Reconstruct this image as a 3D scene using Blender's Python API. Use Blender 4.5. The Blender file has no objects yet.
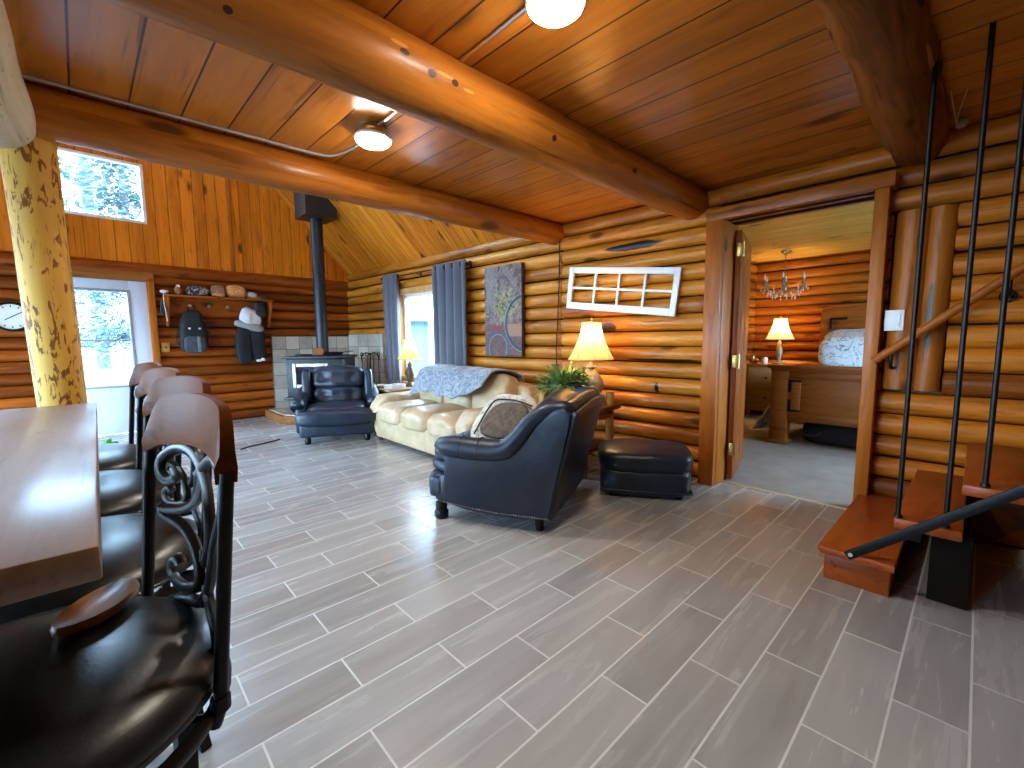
import bpy, bmesh, math, random
from mathutils import Vector, Matrix, noise
PI = math.pi
sc = bpy.context.scene
COL = sc.collection
rng = random.Random(7)

# ------------------------------------------------------------------ helpers
def TR(loc=(0, 0, 0), rz=0.0, rx=0.0, ry=0.0):
    return Matrix.Translation(Vector(loc)) @ Matrix.Rotation(rz, 4, 'Z') @ Matrix.Rotation(ry, 4, 'Y') @ Matrix.Rotation(rx, 4, 'X')

def BM():
    bm = bmesh.new()
    bm.loops.layers.uv.new('UVMap')
    bm.verts.layers.float.new('tone')
    return bm

def island(vs):
    seen, st = set(vs), list(vs)
    while st:
        v = st.pop()
        for e in v.link_edges:
            o = e.other_vert(v)
            if o not in seen:
                seen.add(o); st.append(o)
    return list(seen)

def box(bm, size, M=None, bev=0.0, seg=2):
    M = M if isinstance(M, Matrix) else Matrix.Translation(Vector(M or (0, 0, 0)))
    r = bmesh.ops.create_cube(bm, size=1.0, matrix=Matrix.Diagonal((size[0], size[1], size[2], 1)))
    vs = r['verts']
    if bev > 0:
        es = list({e for v in vs for e in v.link_edges})
        r = bmesh.ops.bevel(bm, geom=es, offset=min(bev, min(size) * .48), segments=seg, affect='EDGES', profile=.5)
        vs = island(r['verts'])
    bmesh.ops.transform(bm, matrix=M, verts=vs)
    return vs

def bx(bm, x0, x1, y0, y1, z0, z1, bev=0.0, seg=2):
    return box(bm, (x1 - x0, y1 - y0, z1 - z0), ((x0 + x1) / 2, (y0 + y1) / 2, (z0 + z1) / 2), bev, seg)

def cushion(bm, size, M=None, p=5.0, cuts=9, wr=0.0, seed=0, fn=None):
    """rounded, puffed block; fn(v in -1..1 cube) may shift the local point"""
    M = M if isinstance(M, Matrix) else Matrix.Translation(Vector(M or (0, 0, 0)))
    t = bmesh.new()
    bmesh.ops.create_cube(t, size=2.0)
    bmesh.ops.subdivide_edges(t, edges=t.edges[:], cuts=cuts, use_grid_fill=True)
    mp = {}
    for v in t.verts:
        c = v.co.copy()
        n = (abs(c.x) ** p + abs(c.y) ** p + abs(c.z) ** p) ** (1 / p)
        q = Vector((c.x / n * size[0] / 2, c.y / n * size[1] / 2, c.z / n * size[2] / 2))
        if fn:
            q = fn(q, c / n)
        if wr:
            s = Vector((q.x * 7 + seed * 3.1, q.y * 7, q.z * 7 + seed))
            d = noise.noise(s) * wr + noise.noise(s * 2.7) * wr * .5
            q += (c / n).normalized() * d
        mp[v] = bm.verts.new(M @ q)
    for f in t.faces:
        bm.faces.new([mp[v] for v in f.verts])
    t.free()

def frames(pts, closed=False):
    out, n = [], len(pts)
    up = None
    for i in range(n):
        a = pts[(i - 1) % n] if (closed or i > 0) else pts[i]
        b = pts[(i + 1) % n] if (closed or i < n - 1) else pts[i]
        t = (b - a).normalized()
        if up is None:
            up = Vector((0, 0, 1)) if abs(t.z) < .9 else Vector((1, 0, 0))
        s = t.cross(up).normalized()
        up = s.cross(t).normalized()
        out.append((t, s, up))
    return out

def tube(bm, pts, r, seg=8, closed=False, M=None, sq=(1, 1), tone=0.0, uvo=None, cap=True):
    pts = [Vector(p) for p in pts]
    if M is not None:
        pts = [M @ p for p in pts]
    n = len(pts)
    rr = r if isinstance(r, (list, tuple)) else [r] * n
    uvl = bm.loops.layers.uv.active
    tl = bm.verts.layers.float.get('tone')
    fr = frames(pts, closed)
    rings, us, u = [], [], 0.0
    for i in range(n):
        if i:
            u += (pts[i] - pts[i - 1]).length
        us.append(u)
        t, s, up = fr[i]
        ring = []
        for j in range(seg):
            a = 2 * PI * (j + .5) / seg
            rad = rr[i](j) if callable(rr[i]) else rr[i]
            v = bm.verts.new(pts[i] + s * math.cos(a) * rad * sq[0] + up * math.sin(a) * rad * sq[1])
            if tl: v[tl] = tone
            ring.append(v)
        rings.append(ring)
    r0 = rr[0](0) if callable(rr[0]) else rr[0]
    uo, vo = uvo or (0, 0)
    for i in range(n if closed else n - 1):
        a, b = rings[i], rings[(i + 1) % n]
        ua, ub = us[i], us[i + 1] if i + 1 < n else us[i] + .1
        for j in range(seg):
            k = (j + 1) % seg
            f = bm.faces.new((a[j], a[k], b[k], b[j]))
            c = 2 * PI * r0 / seg
            for l, (uu, vv) in zip(f.loops, ((ua, j), (ua, j + 1), (ub, j + 1), (ub, j))):
                l[uvl].uv = (uu + uo, vv * c + vo)
    if cap and not closed:
        for ring, s in ((rings[0], 1), (rings[-1], -1)):
            f = bm.faces.new(ring if s < 0 else ring[::-1])
            for l in f.loops:
                l[uvl].uv = (uo + l.vert.co.z, vo + l.vert.co.y)
    return rings

def smooth_pts(pts, k=6, closed=False):
    """Catmull-Rom"""
    P = [Vector(p) for p in pts]
    n = len(P)
    out = []
    for i in range(n if closed else n - 1):
        p1, p2 = P[i], P[(i + 1) % n]
        p0 = P[(i - 1) % n] if closed or i > 0 else p1 * 2 - p2
        p3 = P[(i + 2) % n] if closed or i < n - 2 else p2 * 2 - p1
        for j in range(k):
            t = j / k
            out.append(.5 * ((2 * p1) + (p2 - p0) * t + (2 * p0 - 5 * p1 + 4 * p2 - p3) * t * t + (3 * p1 - p0 - 3 * p2 + p3) * t ** 3))
    if not closed:
        out.append(P[-1])
    return out

def lathe(bm, prof, seg=24, M=None, cap=True):
    M = M if isinstance(M, Matrix) else Matrix.Translation(Vector(M or (0, 0, 0)))
    rings = []
    for r, z in prof:
        rings.append([bm.verts.new(M @ Vector((max(r, 1e-4) * math.cos(2 * PI * j / seg), max(r, 1e-4) * math.sin(2 * PI * j / seg), z))) for j in range(seg)])
    for a, b in zip(rings, rings[1:]):
        for j in range(seg):
            k = (j + 1) % seg
            bm.faces.new((a[j], a[k], b[k], b[j]))
    if cap:
        bm.faces.new(rings[0][::-1]); bm.faces.new(rings[-1])

def prism(bm, poly, th, M=None, bev=0.0, seg=2):
    """polygon in local XY, extruded to +Z by th"""
    M = M if isinstance(M, Matrix) else Matrix.Translation(Vector(M or (0, 0, 0)))
    a = [bm.verts.new((p[0], p[1], 0)) for p in poly]
    b = [bm.verts.new((p[0], p[1], th)) for p in poly]
    n = len(poly)
    fs = [bm.faces.new(a[::-1]), bm.faces.new(b)]
    for i in range(n):
        k = (i + 1) % n
        fs.append(bm.faces.new((a[i], a[k], b[k], b[i])))
    vs = a + b
    if bev:
        es = list({e for f in fs[:2] for e in f.edges})
        r = bmesh.ops.bevel(bm, geom=es, offset=bev, segments=seg, affect='EDGES', profile=.5)
        vs = island(r['verts'])
    bmesh.ops.transform(bm, matrix=M, verts=vs)

def grid(bm, fn, nu, nv, uvs=None):
    uvl = bm.loops.layers.uv.active
    V = [[bm.verts.new(fn(i / nu, j / nv)) for j in range(nv + 1)] for i in range(nu + 1)]
    for i in range(nu):
        for j in range(nv):
            f = bm.faces.new((V[i][j], V[i + 1][j], V[i + 1][j + 1], V[i][j + 1]))
            for l, (a, b) in zip(f.loops, ((i, j), (i + 1, j), (i + 1, j + 1), (i, j + 1))):
                l[uvl].uv = (a / nu * (uvs[0] if uvs else 1), b / nv * (uvs[1] if uvs else 1))

def obj(name, bm, mat, parent=None, smooth=40, mods=None):
    me = bpy.data.meshes.new(name)
    bmesh.ops.recalc_face_normals(bm, faces=bm.faces[:])
    bm.to_mesh(me); bm.free()
    if smooth:
        me.polygons.foreach_set('use_smooth', [True] * len(me.polygons))
        me.set_sharp_from_angle(angle=math.radians(smooth))
    for m in (mat if isinstance(mat, (list, tuple)) else [mat]):
        me.materials.append(m)
    o = bpy.data.objects.new(name, me)
    COL.objects.link(o)
    if parent is not None:
        o.parent = parent
    if mods == 'subsurf':
        s = o.modifiers.new('s', 'SUBSURF'); s.levels = 1; s.render_levels = 1
    elif isinstance(mods, float):
        s = o.modifiers.new('s', 'SOLIDIFY'); s.thickness = abs(mods); s.offset = 0
    return o

def tag(o, label, cat, group=None, kind=None):
    o['label'] = label; o['category'] = cat
    if group: o['group'] = group
    if kind: o['kind'] = kind
    return o

def thing(name, label, cat, loc=(0, 0, 0), rz=0.0, group=None):
    o = bpy.data.objects.new(name, None)
    o.empty_display_size = .1
    COL.objects.link(o)
    o.location = loc; o.rotation_euler = (0, 0, rz)
    return tag(o, label, cat, group)

def struct(o, label=None):
    o['kind'] = 'structure'
    if label: o['label'] = label
    return o

def dup(root, label, loc, rz, group=None):
    r = root.copy(); COL.objects.link(r)
    r.location = loc; r.rotation_euler = (0, 0, rz); r['label'] = label
    for ch in list(root.children):
        c = ch.copy(); COL.objects.link(c); c.parent = r
        for g in ch.children:
            d = g.copy(); COL.objects.link(d); d.parent = c
    return r

# ------------------------------------------------------------------ materials
class S:
    """socket with arithmetic"""
    def __init__(s, nt, sock): s.nt, s.s = nt, sock
    def _m(s, op, *o):
        n = s.nt.nodes.new('ShaderNodeMath'); n.operation = op
        for i, x in enumerate((s,) + o):
            if isinstance(x, S): s.nt.links.new(x.s, n.inputs[i])
            else: n.inputs[i].default_value = x
        return S(s.nt, n.outputs[0])
    def __add__(s, o): return s._m('ADD', o)
    def __sub__(s, o): return s._m('SUBTRACT', o)
    def __mul__(s, o): return s._m('MULTIPLY', o)
    def __truediv__(s, o): return s._m('DIVIDE', o)
    def floor(s): return s._m('FLOOR')
    def fract(s): return s._m('FRACT')
    def abs(s): return s._m('ABSOLUTE')
    def mod(s, o): return s._m('FLOORED_MODULO', o)
    def lt(s, o): return s._m('LESS_THAN', o)
    def gt(s, o): return s._m('GREATER_THAN', o)
    def max(s, o): return s._m('MAXIMUM', o)
    def min(s, o): return s._m('MINIMUM', o)
    def pow(s, o): return s._m('POWER', o)
    def sqrt(s): return s._m('SQRT')
    def sin(s): return s._m('SINE')
    def step(s, a, b):
        n = s.nt.nodes.new('ShaderNodeMapRange'); n.interpolation_type = 'SMOOTHSTEP'
        n.inputs['From Min'].default_value = a; n.inputs['From Max'].default_value = b
        s.nt.links.new(s.s, n.inputs['Value'])
        return S(s.nt, n.outputs['Result'])

class Mat:
    def __init__(m, name):
        m.mat = bpy.data.materials.new(name); m.mat.use_nodes = True
        m.nt = m.mat.node_tree
        m.b = m.nt.nodes['Principled BSDF']
        m.out = m.nt.nodes['Material Output']
    def n(m, t, **kw):
        nd = m.nt.nodes.new(t)
        for k, v in kw.items(): setattr(nd, k, v)
        return nd
    def link(m, a, b):
        m.nt.links.new(a.s if isinstance(a, S) else a, b)
    def coords(m, kind='Object'):
        tc = m.n('ShaderNodeTexCoord')
        sp = m.n('ShaderNodeSeparateXYZ')
        m.nt.links.new(tc.outputs[kind], sp.inputs[0])
        return [S(m.nt, sp.outputs[i]) for i in range(3)]
    def vec(m, x, y=0.0, z=0.0):
        c = m.n('ShaderNodeCombineXYZ')
        for i, v in enumerate((x, y, z)):
            if isinstance(v, S): m.link(v, c.inputs[i])
            else: c.inputs[i].default_value = v
        return c.outputs[0]
    def noise(m, vec, scale=1.0, detail=3.0, rough=.55, dist=0.0):
        n = m.n('ShaderNodeTexNoise')
        n.inputs['Scale'].default_value = scale; n.inputs['Detail'].default_value = detail
        n.inputs['Roughness'].default_value = rough; n.inputs['Distortion'].default_value = dist
        if vec is not None: m.link(vec, n.inputs['Vector'])
        return S(m.nt, n.outputs['Fac'])
    def white(m, vec):
        n = m.n('ShaderNodeTexWhiteNoise', noise_dimensions='3D')
        m.link(vec, n.inputs['Vector'])
        return S(m.nt, n.outputs['Value'])
    def voro(m, vec, scale=1.0, feature='F1', rnd=1.0):
        n = m.n('ShaderNodeTexVoronoi', feature=feature)
        n.inputs['Scale'].default_value = scale; n.inputs['Randomness'].default_value = rnd
        if vec is not None: m.link(vec, n.inputs['Vector'])
        return S(m.nt, n.outputs['Distance'])
    def ramp(m, fac, stops):
        n = m.n('ShaderNodeValToRGB')
        e = n.color_ramp.elements
        while len(e) < len(stops): e.new(.5)
        for el, (p, c) in zip(e, stops):
            el.position = p; el.color = (*c, 1) if len(c) == 3 else c
        m.link(fac, n.inputs[0])
        return n.outputs[0]
    def mix(m, fac, a, b, mode='MIX'):
        n = m.n('ShaderNodeMix', data_type='RGBA', blend_type=mode)
        for idx, v in ((0, fac), (6, a), (7, b)):
            if isinstance(v, (S,)): m.link(v, n.inputs[idx])
            elif hasattr(v, 'is_linked'): m.nt.links.new(v, n.inputs[idx])
            elif isinstance(v, (int, float)): n.inputs[idx].default_value = v
            else: n.inputs[idx].default_value = (*v, 1)
        return n.outputs[2]
    def bump(m, h, strength=.3, dist=.01):
        n = m.n('ShaderNodeBump')
        n.inputs['Strength'].default_value = strength; n.inputs['Distance'].default_value = dist
        m.link(h, n.inputs['Height'])
        m.nt.links.new(n.outputs[0], m.b.inputs['Normal'])
    def set(m, color=None, rough=None, metal=None, spec=None, coat=None, sheen=None, emis=None, es=None, trans=None):
        b = m.b
        for k, v in (('Base Color', color), ('Roughness', rough), ('Metallic', metal), ('Specular IOR Level', spec),
                     ('Coat Weight', coat), ('Sheen Weight', sheen), ('Emission Color', emis), ('Emission Strength', es), ('Transmission Weight', trans)):
            if v is None: continue
            if isinstance(v, S): m.link(v, b.inputs[k])
            elif hasattr(v, 'is_linked'): m.nt.links.new(v, b.inputs[k])
            elif isinstance(v, (tuple, list)): b.inputs[k].default_value = (*v, 1)
            else: b.inputs[k].default_value = v
        return m

def wood(name, c1, c2, rough=.35, spec=.22, axis=None, gs=1.0, plank=None, gap=.004, knots=.5, tonev=.35, coat=.0, knotc=(.06, .02, .006), warp=0.0, blot=None, bump=.15, patch=None, blotax=(1, 2)):
    """axis None: UV (u along the grain, v across); 'x','y','z': object coordinates with the grain along that axis"""
    m = Mat(name)
    if axis is None:
        u, v, w = m.coords('UV')
    else:
        X = m.coords('Object')
        i = 'xyz'.index(axis)
        u, v, w = X[i], X[(i + 1) % 3], X[(i + 2) % 3]
    at = m.n('ShaderNodeAttribute', attribute_name='tone')
    tone = S(m.nt, at.outputs['Fac'])
    groove = None
    if plank:
        k = v / plank
        idx = k.floor()
        rnd = m.white(m.vec(idx, 3.7, 1.3))
        fr = (k.fract() - .5).abs()
        groove = fr.step(.5 - gap / plank, .5 - gap / plank * .35)
        u = u + rnd * 17.0
        tone = tone + rnd - .5
    gv = m.vec(u * (1.3 * gs), v * (16 * gs), w * (16 * gs))
    g = m.noise(gv, 1.0, 6, .65, .8)
    br = m.noise(m.vec(u * (.9 * gs), v * (4 * gs), w * (4 * gs)), 1.0, 3, .55, .6)
    col = m.ramp(g * 1.0 + br * .8 + tone * tonev - .40, [(.25, c2), (.75, c1)])
    ck = m.noise(m.vec(u * (1.1 * gs) + 7.0, v * (30 * gs), w * (30 * gs)), 1.0, 2, .5, .3)
    col = m.mix(ck.step(.64, .72) * .6, col, tuple(x * .22 for x in c2))
    ck2 = m.noise(m.vec(u * (3.2 * gs) + 3.0, v * (17 * gs), w * (17 * gs)), 1.0, 3, .6, .5)
    col = m.mix(ck2.step(.56, .70) * .45, col, tuple(x * .45 for x in c2))
    h = g
    if knots:
        d = m.voro(m.vec(u * (2.2 * gs), v * (5 * gs), w * (5 * gs)), 1.0)
        wv = m.white(m.vec((u * (1.1 * gs)).floor(), (v * (2.5 * gs)).floor(), 1.0))
        kn = (d + (wv.lt(1 - knots) * 1.0)).step(.24, .10)
        col = m.mix(kn * .85, col, knotc)
    if patch:   # lighter wood with torn bark flecks
        f = m.noise(m.vec(u * 9, v * 40, 0.0), 1.0, 3, .6, 1.0)
        col = m.mix(f.step(patch[1], patch[1] + .05), col, patch[0])
    if blot:
        P = m.coords('Object')
        n1 = m.noise(m.vec(P[0] * 9, P[1] * 9, P[2] * 25), 1.0, 3)
        for (c, r, cc) in blot:
            ey = (P[blotax[0]] - c[blotax[0]]) / r[0]; ez_ = (P[blotax[1]] - c[blotax[1]]) / r[1]
            e = ((ey * ey) + (ez_ * ez_)).sqrt() + (n1 - .5) * .5
            col = m.mix(e.step(1.05, .8), col, cc)
    if groove is not None:
        col = m.mix(groove, col, (.02, .007, .002))
        h = g * .25 - groove * 1.5
    m.set(color=col, rough=(g * .14) + (rough - .02), coat=coat * .22, spec=spec)
    m.b.inputs['Coat Roughness'].default_value = .18
    m.bump(h, bump, .008)
    return m.mat

def plain(name, c, rough=.5, metal=0.0, nz=.0, nscale=20.0, bump=0.0, spec=None, coat=None, c2=None, sheen=None):
    m = Mat(name)
    P = m.coords('Object')
    f = m.noise(m.vec(*P), nscale, 4)
    c2 = c2 or tuple(x * (1 - nz) for x in c)
    m.set(color=m.mix(f.step(.3, .7), c, c2), rough=rough, metal=metal, spec=spec, coat=coat, sheen=sheen)
    if bump: m.bump(f, bump, .004)
    return m.mat

def leather(name, c, c2, rough=.38, wr=.25):
    m = Mat(name)
    P = m.coords('Object')
    v = m.vec(*P)
    big = m.noise(v, 7.0, 4, .6, .8)
    cell = m.voro(v, 170.0)
    m.set(color=m.mix(big.step(.35, .7), c, c2), rough=(big * .22) + (rough - .11), spec=.5)
    m.bump(big * 1.0 + cell * .12, wr, .012)
    return m.mat

def emit(name, c, st):
    m = Mat(name)
    m.set(color=c, emis=c, es=st, rough=.5)
    return m.mat

def glass_mat(name, tint=(.97, .99, 1.0)):
    m = Mat(name)
    tr = m.n('ShaderNodeBsdfTransparent'); tr.inputs[0].default_value = (*tint, 1)
    gl = m.n('ShaderNodeBsdfGlossy'); gl.inputs['Roughness'].default_value = .02
    lw = m.n('ShaderNodeLayerWeight'); lw.inputs[0].default_value = .5
    mx = m.n('ShaderNodeMixShader')
    m.link(S(m.nt, lw.outputs['Facing']).pow(5.0) * .9 + .03, mx.inputs[0]); m.link(tr.outputs[0], mx.inputs[1]); m.link(gl.outputs[0], mx.inputs[2])
    m.link(mx.outputs[0], m.out.inputs[0])
    return m.mat

def shade_mat(name, c, es=0.0):
    m = Mat(name)
    P = m.coords('Object')
    a = m.n('ShaderNodeBsdfTranslucent'); a.inputs[0].default_value = (*c, 1)
    d = m.n('ShaderNodeBsdfDiffuse'); d.inputs[0].default_value = (*[x * .9 for x in c], 1)
    mx = m.n('ShaderNodeMixShader'); mx.inputs[0].default_value = .45
    m.link(a.outputs[0], mx.inputs[1]); m.link(d.outputs[0], mx.inputs[2])
    e = m.n('ShaderNodeEmission'); e.inputs[0].default_value = (1.0, .72, .34, 1); e.inputs[1].default_value = es
    ad = m.n('ShaderNodeAddShader')
    m.link(mx.outputs[0], ad.inputs[0]); m.link(e.outputs[0], ad.inputs[1])
    m.link(ad.outputs[0], m.out.inputs[0])
    return m.mat

LOGO1, LOGO2 = (.50, .185, .024), (.20, .055, .007)
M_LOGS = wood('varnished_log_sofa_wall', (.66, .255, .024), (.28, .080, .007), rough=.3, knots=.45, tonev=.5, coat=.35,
              blot=[((3.5, 2.17, 1.985), (.30, .035), (.012, .007, .004)), ((3.5, 2.42, 1.275), (.10, .045), (.03, .016, .01)),
                    ((3.5, 1.92, .735), (.02, .05), (.01, .005, .003)), ((3.5, 1.62, 1.42), (.06, .045), (.35, .13, .03)),
                    ((3.5, 1.9, .98), (.35, .012), (.03, .01, .004))])
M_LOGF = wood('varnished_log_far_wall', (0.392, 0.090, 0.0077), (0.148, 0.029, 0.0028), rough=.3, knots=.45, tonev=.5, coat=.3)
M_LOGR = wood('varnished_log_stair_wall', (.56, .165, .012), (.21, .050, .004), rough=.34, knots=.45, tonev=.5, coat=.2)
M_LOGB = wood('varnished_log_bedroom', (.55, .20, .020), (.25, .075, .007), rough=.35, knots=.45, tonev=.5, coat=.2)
M_BEAM = wood('varnished_beam', (.54, .185, .020), (.24, .066, .007), rough=.33, knots=.75, tonev=.3, coat=.3, gs=.75, bump=.45)
KN, KL = (.05, .018, .005), (.62, .27, .05)
M_BEAMB = wood('varnished_beam_knotty', (.54, .185, .020), (.24, .066, .007), rough=.33, knots=.75, tonev=.3, coat=.3, gs=.75, bump=.45, blotax=(0, 2),
               blot=[((.88, 0, 2.235), (.040, .010), KL), ((.90, 0, 2.215), (.022, .012), KN), ((1.02, 0, 2.19), (.022, .014), KN), ((1.08, 0, 2.205), (.045, .007), KL), ((1.13, 0, 2.195), (.018, .013), KN),
                     ((1.20, 0, 2.19), (.03, .006), KL), ((.35, 0, 2.12), (.014, .008), KN), ((1.75, 0, 2.17), (.018, .014), KN), ((2.5, 0, 2.2), (.025, .016), KN)])
M_BEAMC = wood('rough_dark_beam', (.30, .095, .012), (.08, .022, .004), rough=.5, knots=.9, tonev=.3, coat=.0, gs=1.3, bump=.9, blotax=(0, 2),
               blot=[((2.62, 0, 2.27), (.07, .022), (.015, .008, .004)), ((2.45, 0, 2.24), (.16, .010), (.40, .18, .05)), ((2.9, 0, 2.28), (.12, .008), (.36, .16, .045)), ((2.0, 0, 2.24), (.05, .014), (.02, .01, .005))])
M_POSTW = wood('wall_post_wood', (0.424, 0.120, 0.0110), (0.138, 0.031, 0.0033), rough=.36, knots=.5, tonev=.4, coat=.2, blot=[((3.5, .215, 1.28), (.016, .22), (.09, .07, .045))])
M_PEEL = wood('peeled_post', (.78, .46, .085), (.58, .29, .04), rough=.5, knots=.0, tonev=.2, patch=((.24, .085, .018), .55), gs=.8)
M_PEELW = wood('weathered_girder', (.66, .57, .42), (.44, .34, .20), rough=.55, knots=.25, tonev=.2, patch=((.24, .14, .07), .64), gs=.8)
M_CEIL = wood('ceiling_planks', (.60, .20, .021), (.36, .108, .010), rough=.27, plank=.205, gap=.006, knots=.7, tonev=.16, coat=1.3, gs=.7)
M_VAULT = wood('vault_boards', (.80, .28, .020), (.52, .145, .009), rough=.38, plank=.135, gap=.004, knots=.5, tonev=.35, coat=.15)
M_GABLE = wood('gable_boards', (.80, .25, .013), (.48, .125, .006), rough=.38, plank=.14, gap=.004, knots=.7, tonev=.35, coat=.1)
M_BCEIL = wood('bedroom_ceiling_boards', (.80, .52, .10), (.58, .32, .05), rough=.4, plank=.14, gap=.002, knots=.4, tonev=.2)
M_TRIM = wood('casing_pine', (0.488, 0.142, 0.0132), (0.307, 0.076, 0.0066), rough=.35, axis='z', knots=.3, coat=.3)
M_TRIMX = wood('casing_pine_head', (0.445, 0.129, 0.0121), (0.276, 0.069, 0.0060), rough=.35, axis='y', knots=.3, coat=.3)
M_DOORW = wood('door_pine', (0.339, 0.086, 0.0077), (0.201, 0.045, 0.0044), rough=.38, axis='z', knots=.25, coat=.2)
M_STEP = wood('stair_red_wood', (.36, .072, .010), (.25, .044, .007), rough=.26, axis='x', knots=.15, coat=.4)
M_RAILW = wood('handrail_wood', (0.424, 0.112, 0.0110), (0.276, 0.065, 0.0060), rough=.35, axis='y', knots=.1)
M_BED = wood('bed_wood', (.36, .125, .020), (.21, .062, .009), rough=.4, axis='y', knots=.2)
M_WALNUT = wood('stool_walnut', (.17, .046, .009), (.075, .019, .004), rough=.36, axis='y', knots=.1, coat=.0, spec=.035)
M_TABLE = wood('table_top_wood', (.34, .20, .11), (.20, .105, .05), rough=.42, axis='y', knots=.0, coat=1.6, gs=1.3, spec=.7)
M_TABE = wood('table_edge_wood', (0.382, 0.103, 0.0121), (0.244, 0.060, 0.0066), rough=.35, axis='x', knots=.1)
M_RACK = wood('rack_wood', (0.445, 0.107, 0.0099), (0.265, 0.057, 0.0050), rough=.35, axis='x', knots=.3, coat=.2)
M_RUSTIC = wood('rustic_log_wood', (.58, .29, .07), (.34, .14, .03), rough=.4, knots=.4, coat=.2)
M_DARKW = wood('dark_table_wood', (.15, .045, .011), (.07, .02, .005), rough=.35, axis='y', knots=.2, coat=.2)
M_NAVY = leather('navy_leather', (.007, .012, .024), (.011, .020, .040), rough=.38)
M_CREAM = leather('cream_leather', (.47, .335, .185), (.57, .43, .27), rough=.38, wr=.3)
M_BLACKV = leather('black_vinyl', (.006, .008, .009), (.012, .014, .015), rough=.34, wr=.08)
M_IRON = plain('black_iron', (.012, .011, .010), .42, .6, .4, 30, .1)
M_BRONZE = plain('dark_bronze', (.018, .013, .010), .42, .4, .4, 25, .1)
M_STOVE = plain('stove_iron', (.022, .024, .026), .5, .3, .3, 12, .1)
M_PIPE = plain('stove_pipe', (.030, .034, .038), .42, .5, .25, 6)
M_CHROME = plain('brushed_nickel', (.62, .58, .52), .3, 1.0, .1)
M_BRASS = plain('brass', (.55, .36, .12), .35, 1.0, .1)
M_WHITE = plain('white_paint', (.78, .80, .82), .4, 0, .04)
M_VINYL = plain('white_vinyl', (.82, .84, .86), .35, 0, .03)
M_DOORP = plain('door_white', (.66, .72, .82), .4, 0, .04)
M_PLASTIC = plain('white_plastic', (.80, .80, .78), .4, 0, .02)
M_BLACK = plain('black_cloth', (.010, .011, .014), .8, 0, .5, 18, .3)
M_CHAR = plain('charcoal_cloth', (.06, .07, .085), .85, 0, .4, 14, .3)
M_GREYC = plain('grey_cloth', (.42, .40, .38), .9, 0, .25, 10, .3)
M_WHITEC = plain('white_cloth', (.75, .77, .80), .9, 0, .15, 12, .3)
M_BULB = emit('lit_diffuser', (1.0, .92, .78), 75.0)
M_BULBW = emit('lit_bulb', (1.0, .72, .38), 12.0)
M_GLASS = glass_mat('window_glass')
M_SHADE = shade_mat('lamp_shade_cloth', (.60, .40, .15), .09)
M_LEAF = plain('fern_leaf', (.05, .13, .03), .45, 0, 0, 9, c2=(.22, .30, .06))
M_CERAM = plain('lamp_ceramic', (.42, .36, .27), .3, 0, .3, 14, c2=(.20, .15, .10))
M_ANTIQ = plain('antique_metal', (.34, .28, .20), .4, .5, .5, 30)

M_CHINK = plain('dark_chinking', (.020, .008, .003), .9, 0, .3, 12, spec=.05)
# ------------------------------------------------------------------ log walls
def add_log(bm, p0, p1, r, seed, seg=16, wob=.035, tone=None, taper=0.0, step=.22, sup=None, nf=1.6):
    p0, p1 = Vector(p0), Vector(p1)
    L = (p1 - p0).length
    n = max(2, int(L / step))
    pts, rad = [], []
    for i in range(n + 1):
        t = i / n
        p = p0.lerp(p1, t)
        d = Vector((noise.noise(Vector((seed * 1.7, t * L * .8, 0))), noise.noise(Vector((seed * 2.9, t * L * .8, 4))), noise.noise(Vector((seed * 3.7, t * L * .8, 9))))) * wob * r
        pts.append(p + d)
        k = r * (1 + taper * (t - .5) + noise.noise(Vector((seed * 5.1, t * L * nf, 2))) * wob)
        def shp(j):
            if not sup: return 1.0
            an = 2 * PI * (j + .5) / seg
            return (abs(math.cos(an) / sup[0]) ** sup[2] + abs(math.sin(an) / sup[1]) ** sup[2]) ** (-1 / sup[2])
        rad.append(lambda j, k=k, t=t, shp=shp: shp(j) * k * (1 + wob * .7 * noise.noise(Vector((seed + math.cos(2 * PI * j / seg) * 1.2, t * L * nf * 1.3, math.sin(2 * PI * j / seg) * 1.2)))))
    tube(bm, pts, rad, seg, tone=rng.uniform(-.5, .5) if tone is None else tone, uvo=(seed * 3.37 % 50, seed * 1.91 % 30))

SEED = [1.0]
def nseed():
    SEED[0] += 1.37
    return SEED[0]

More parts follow.
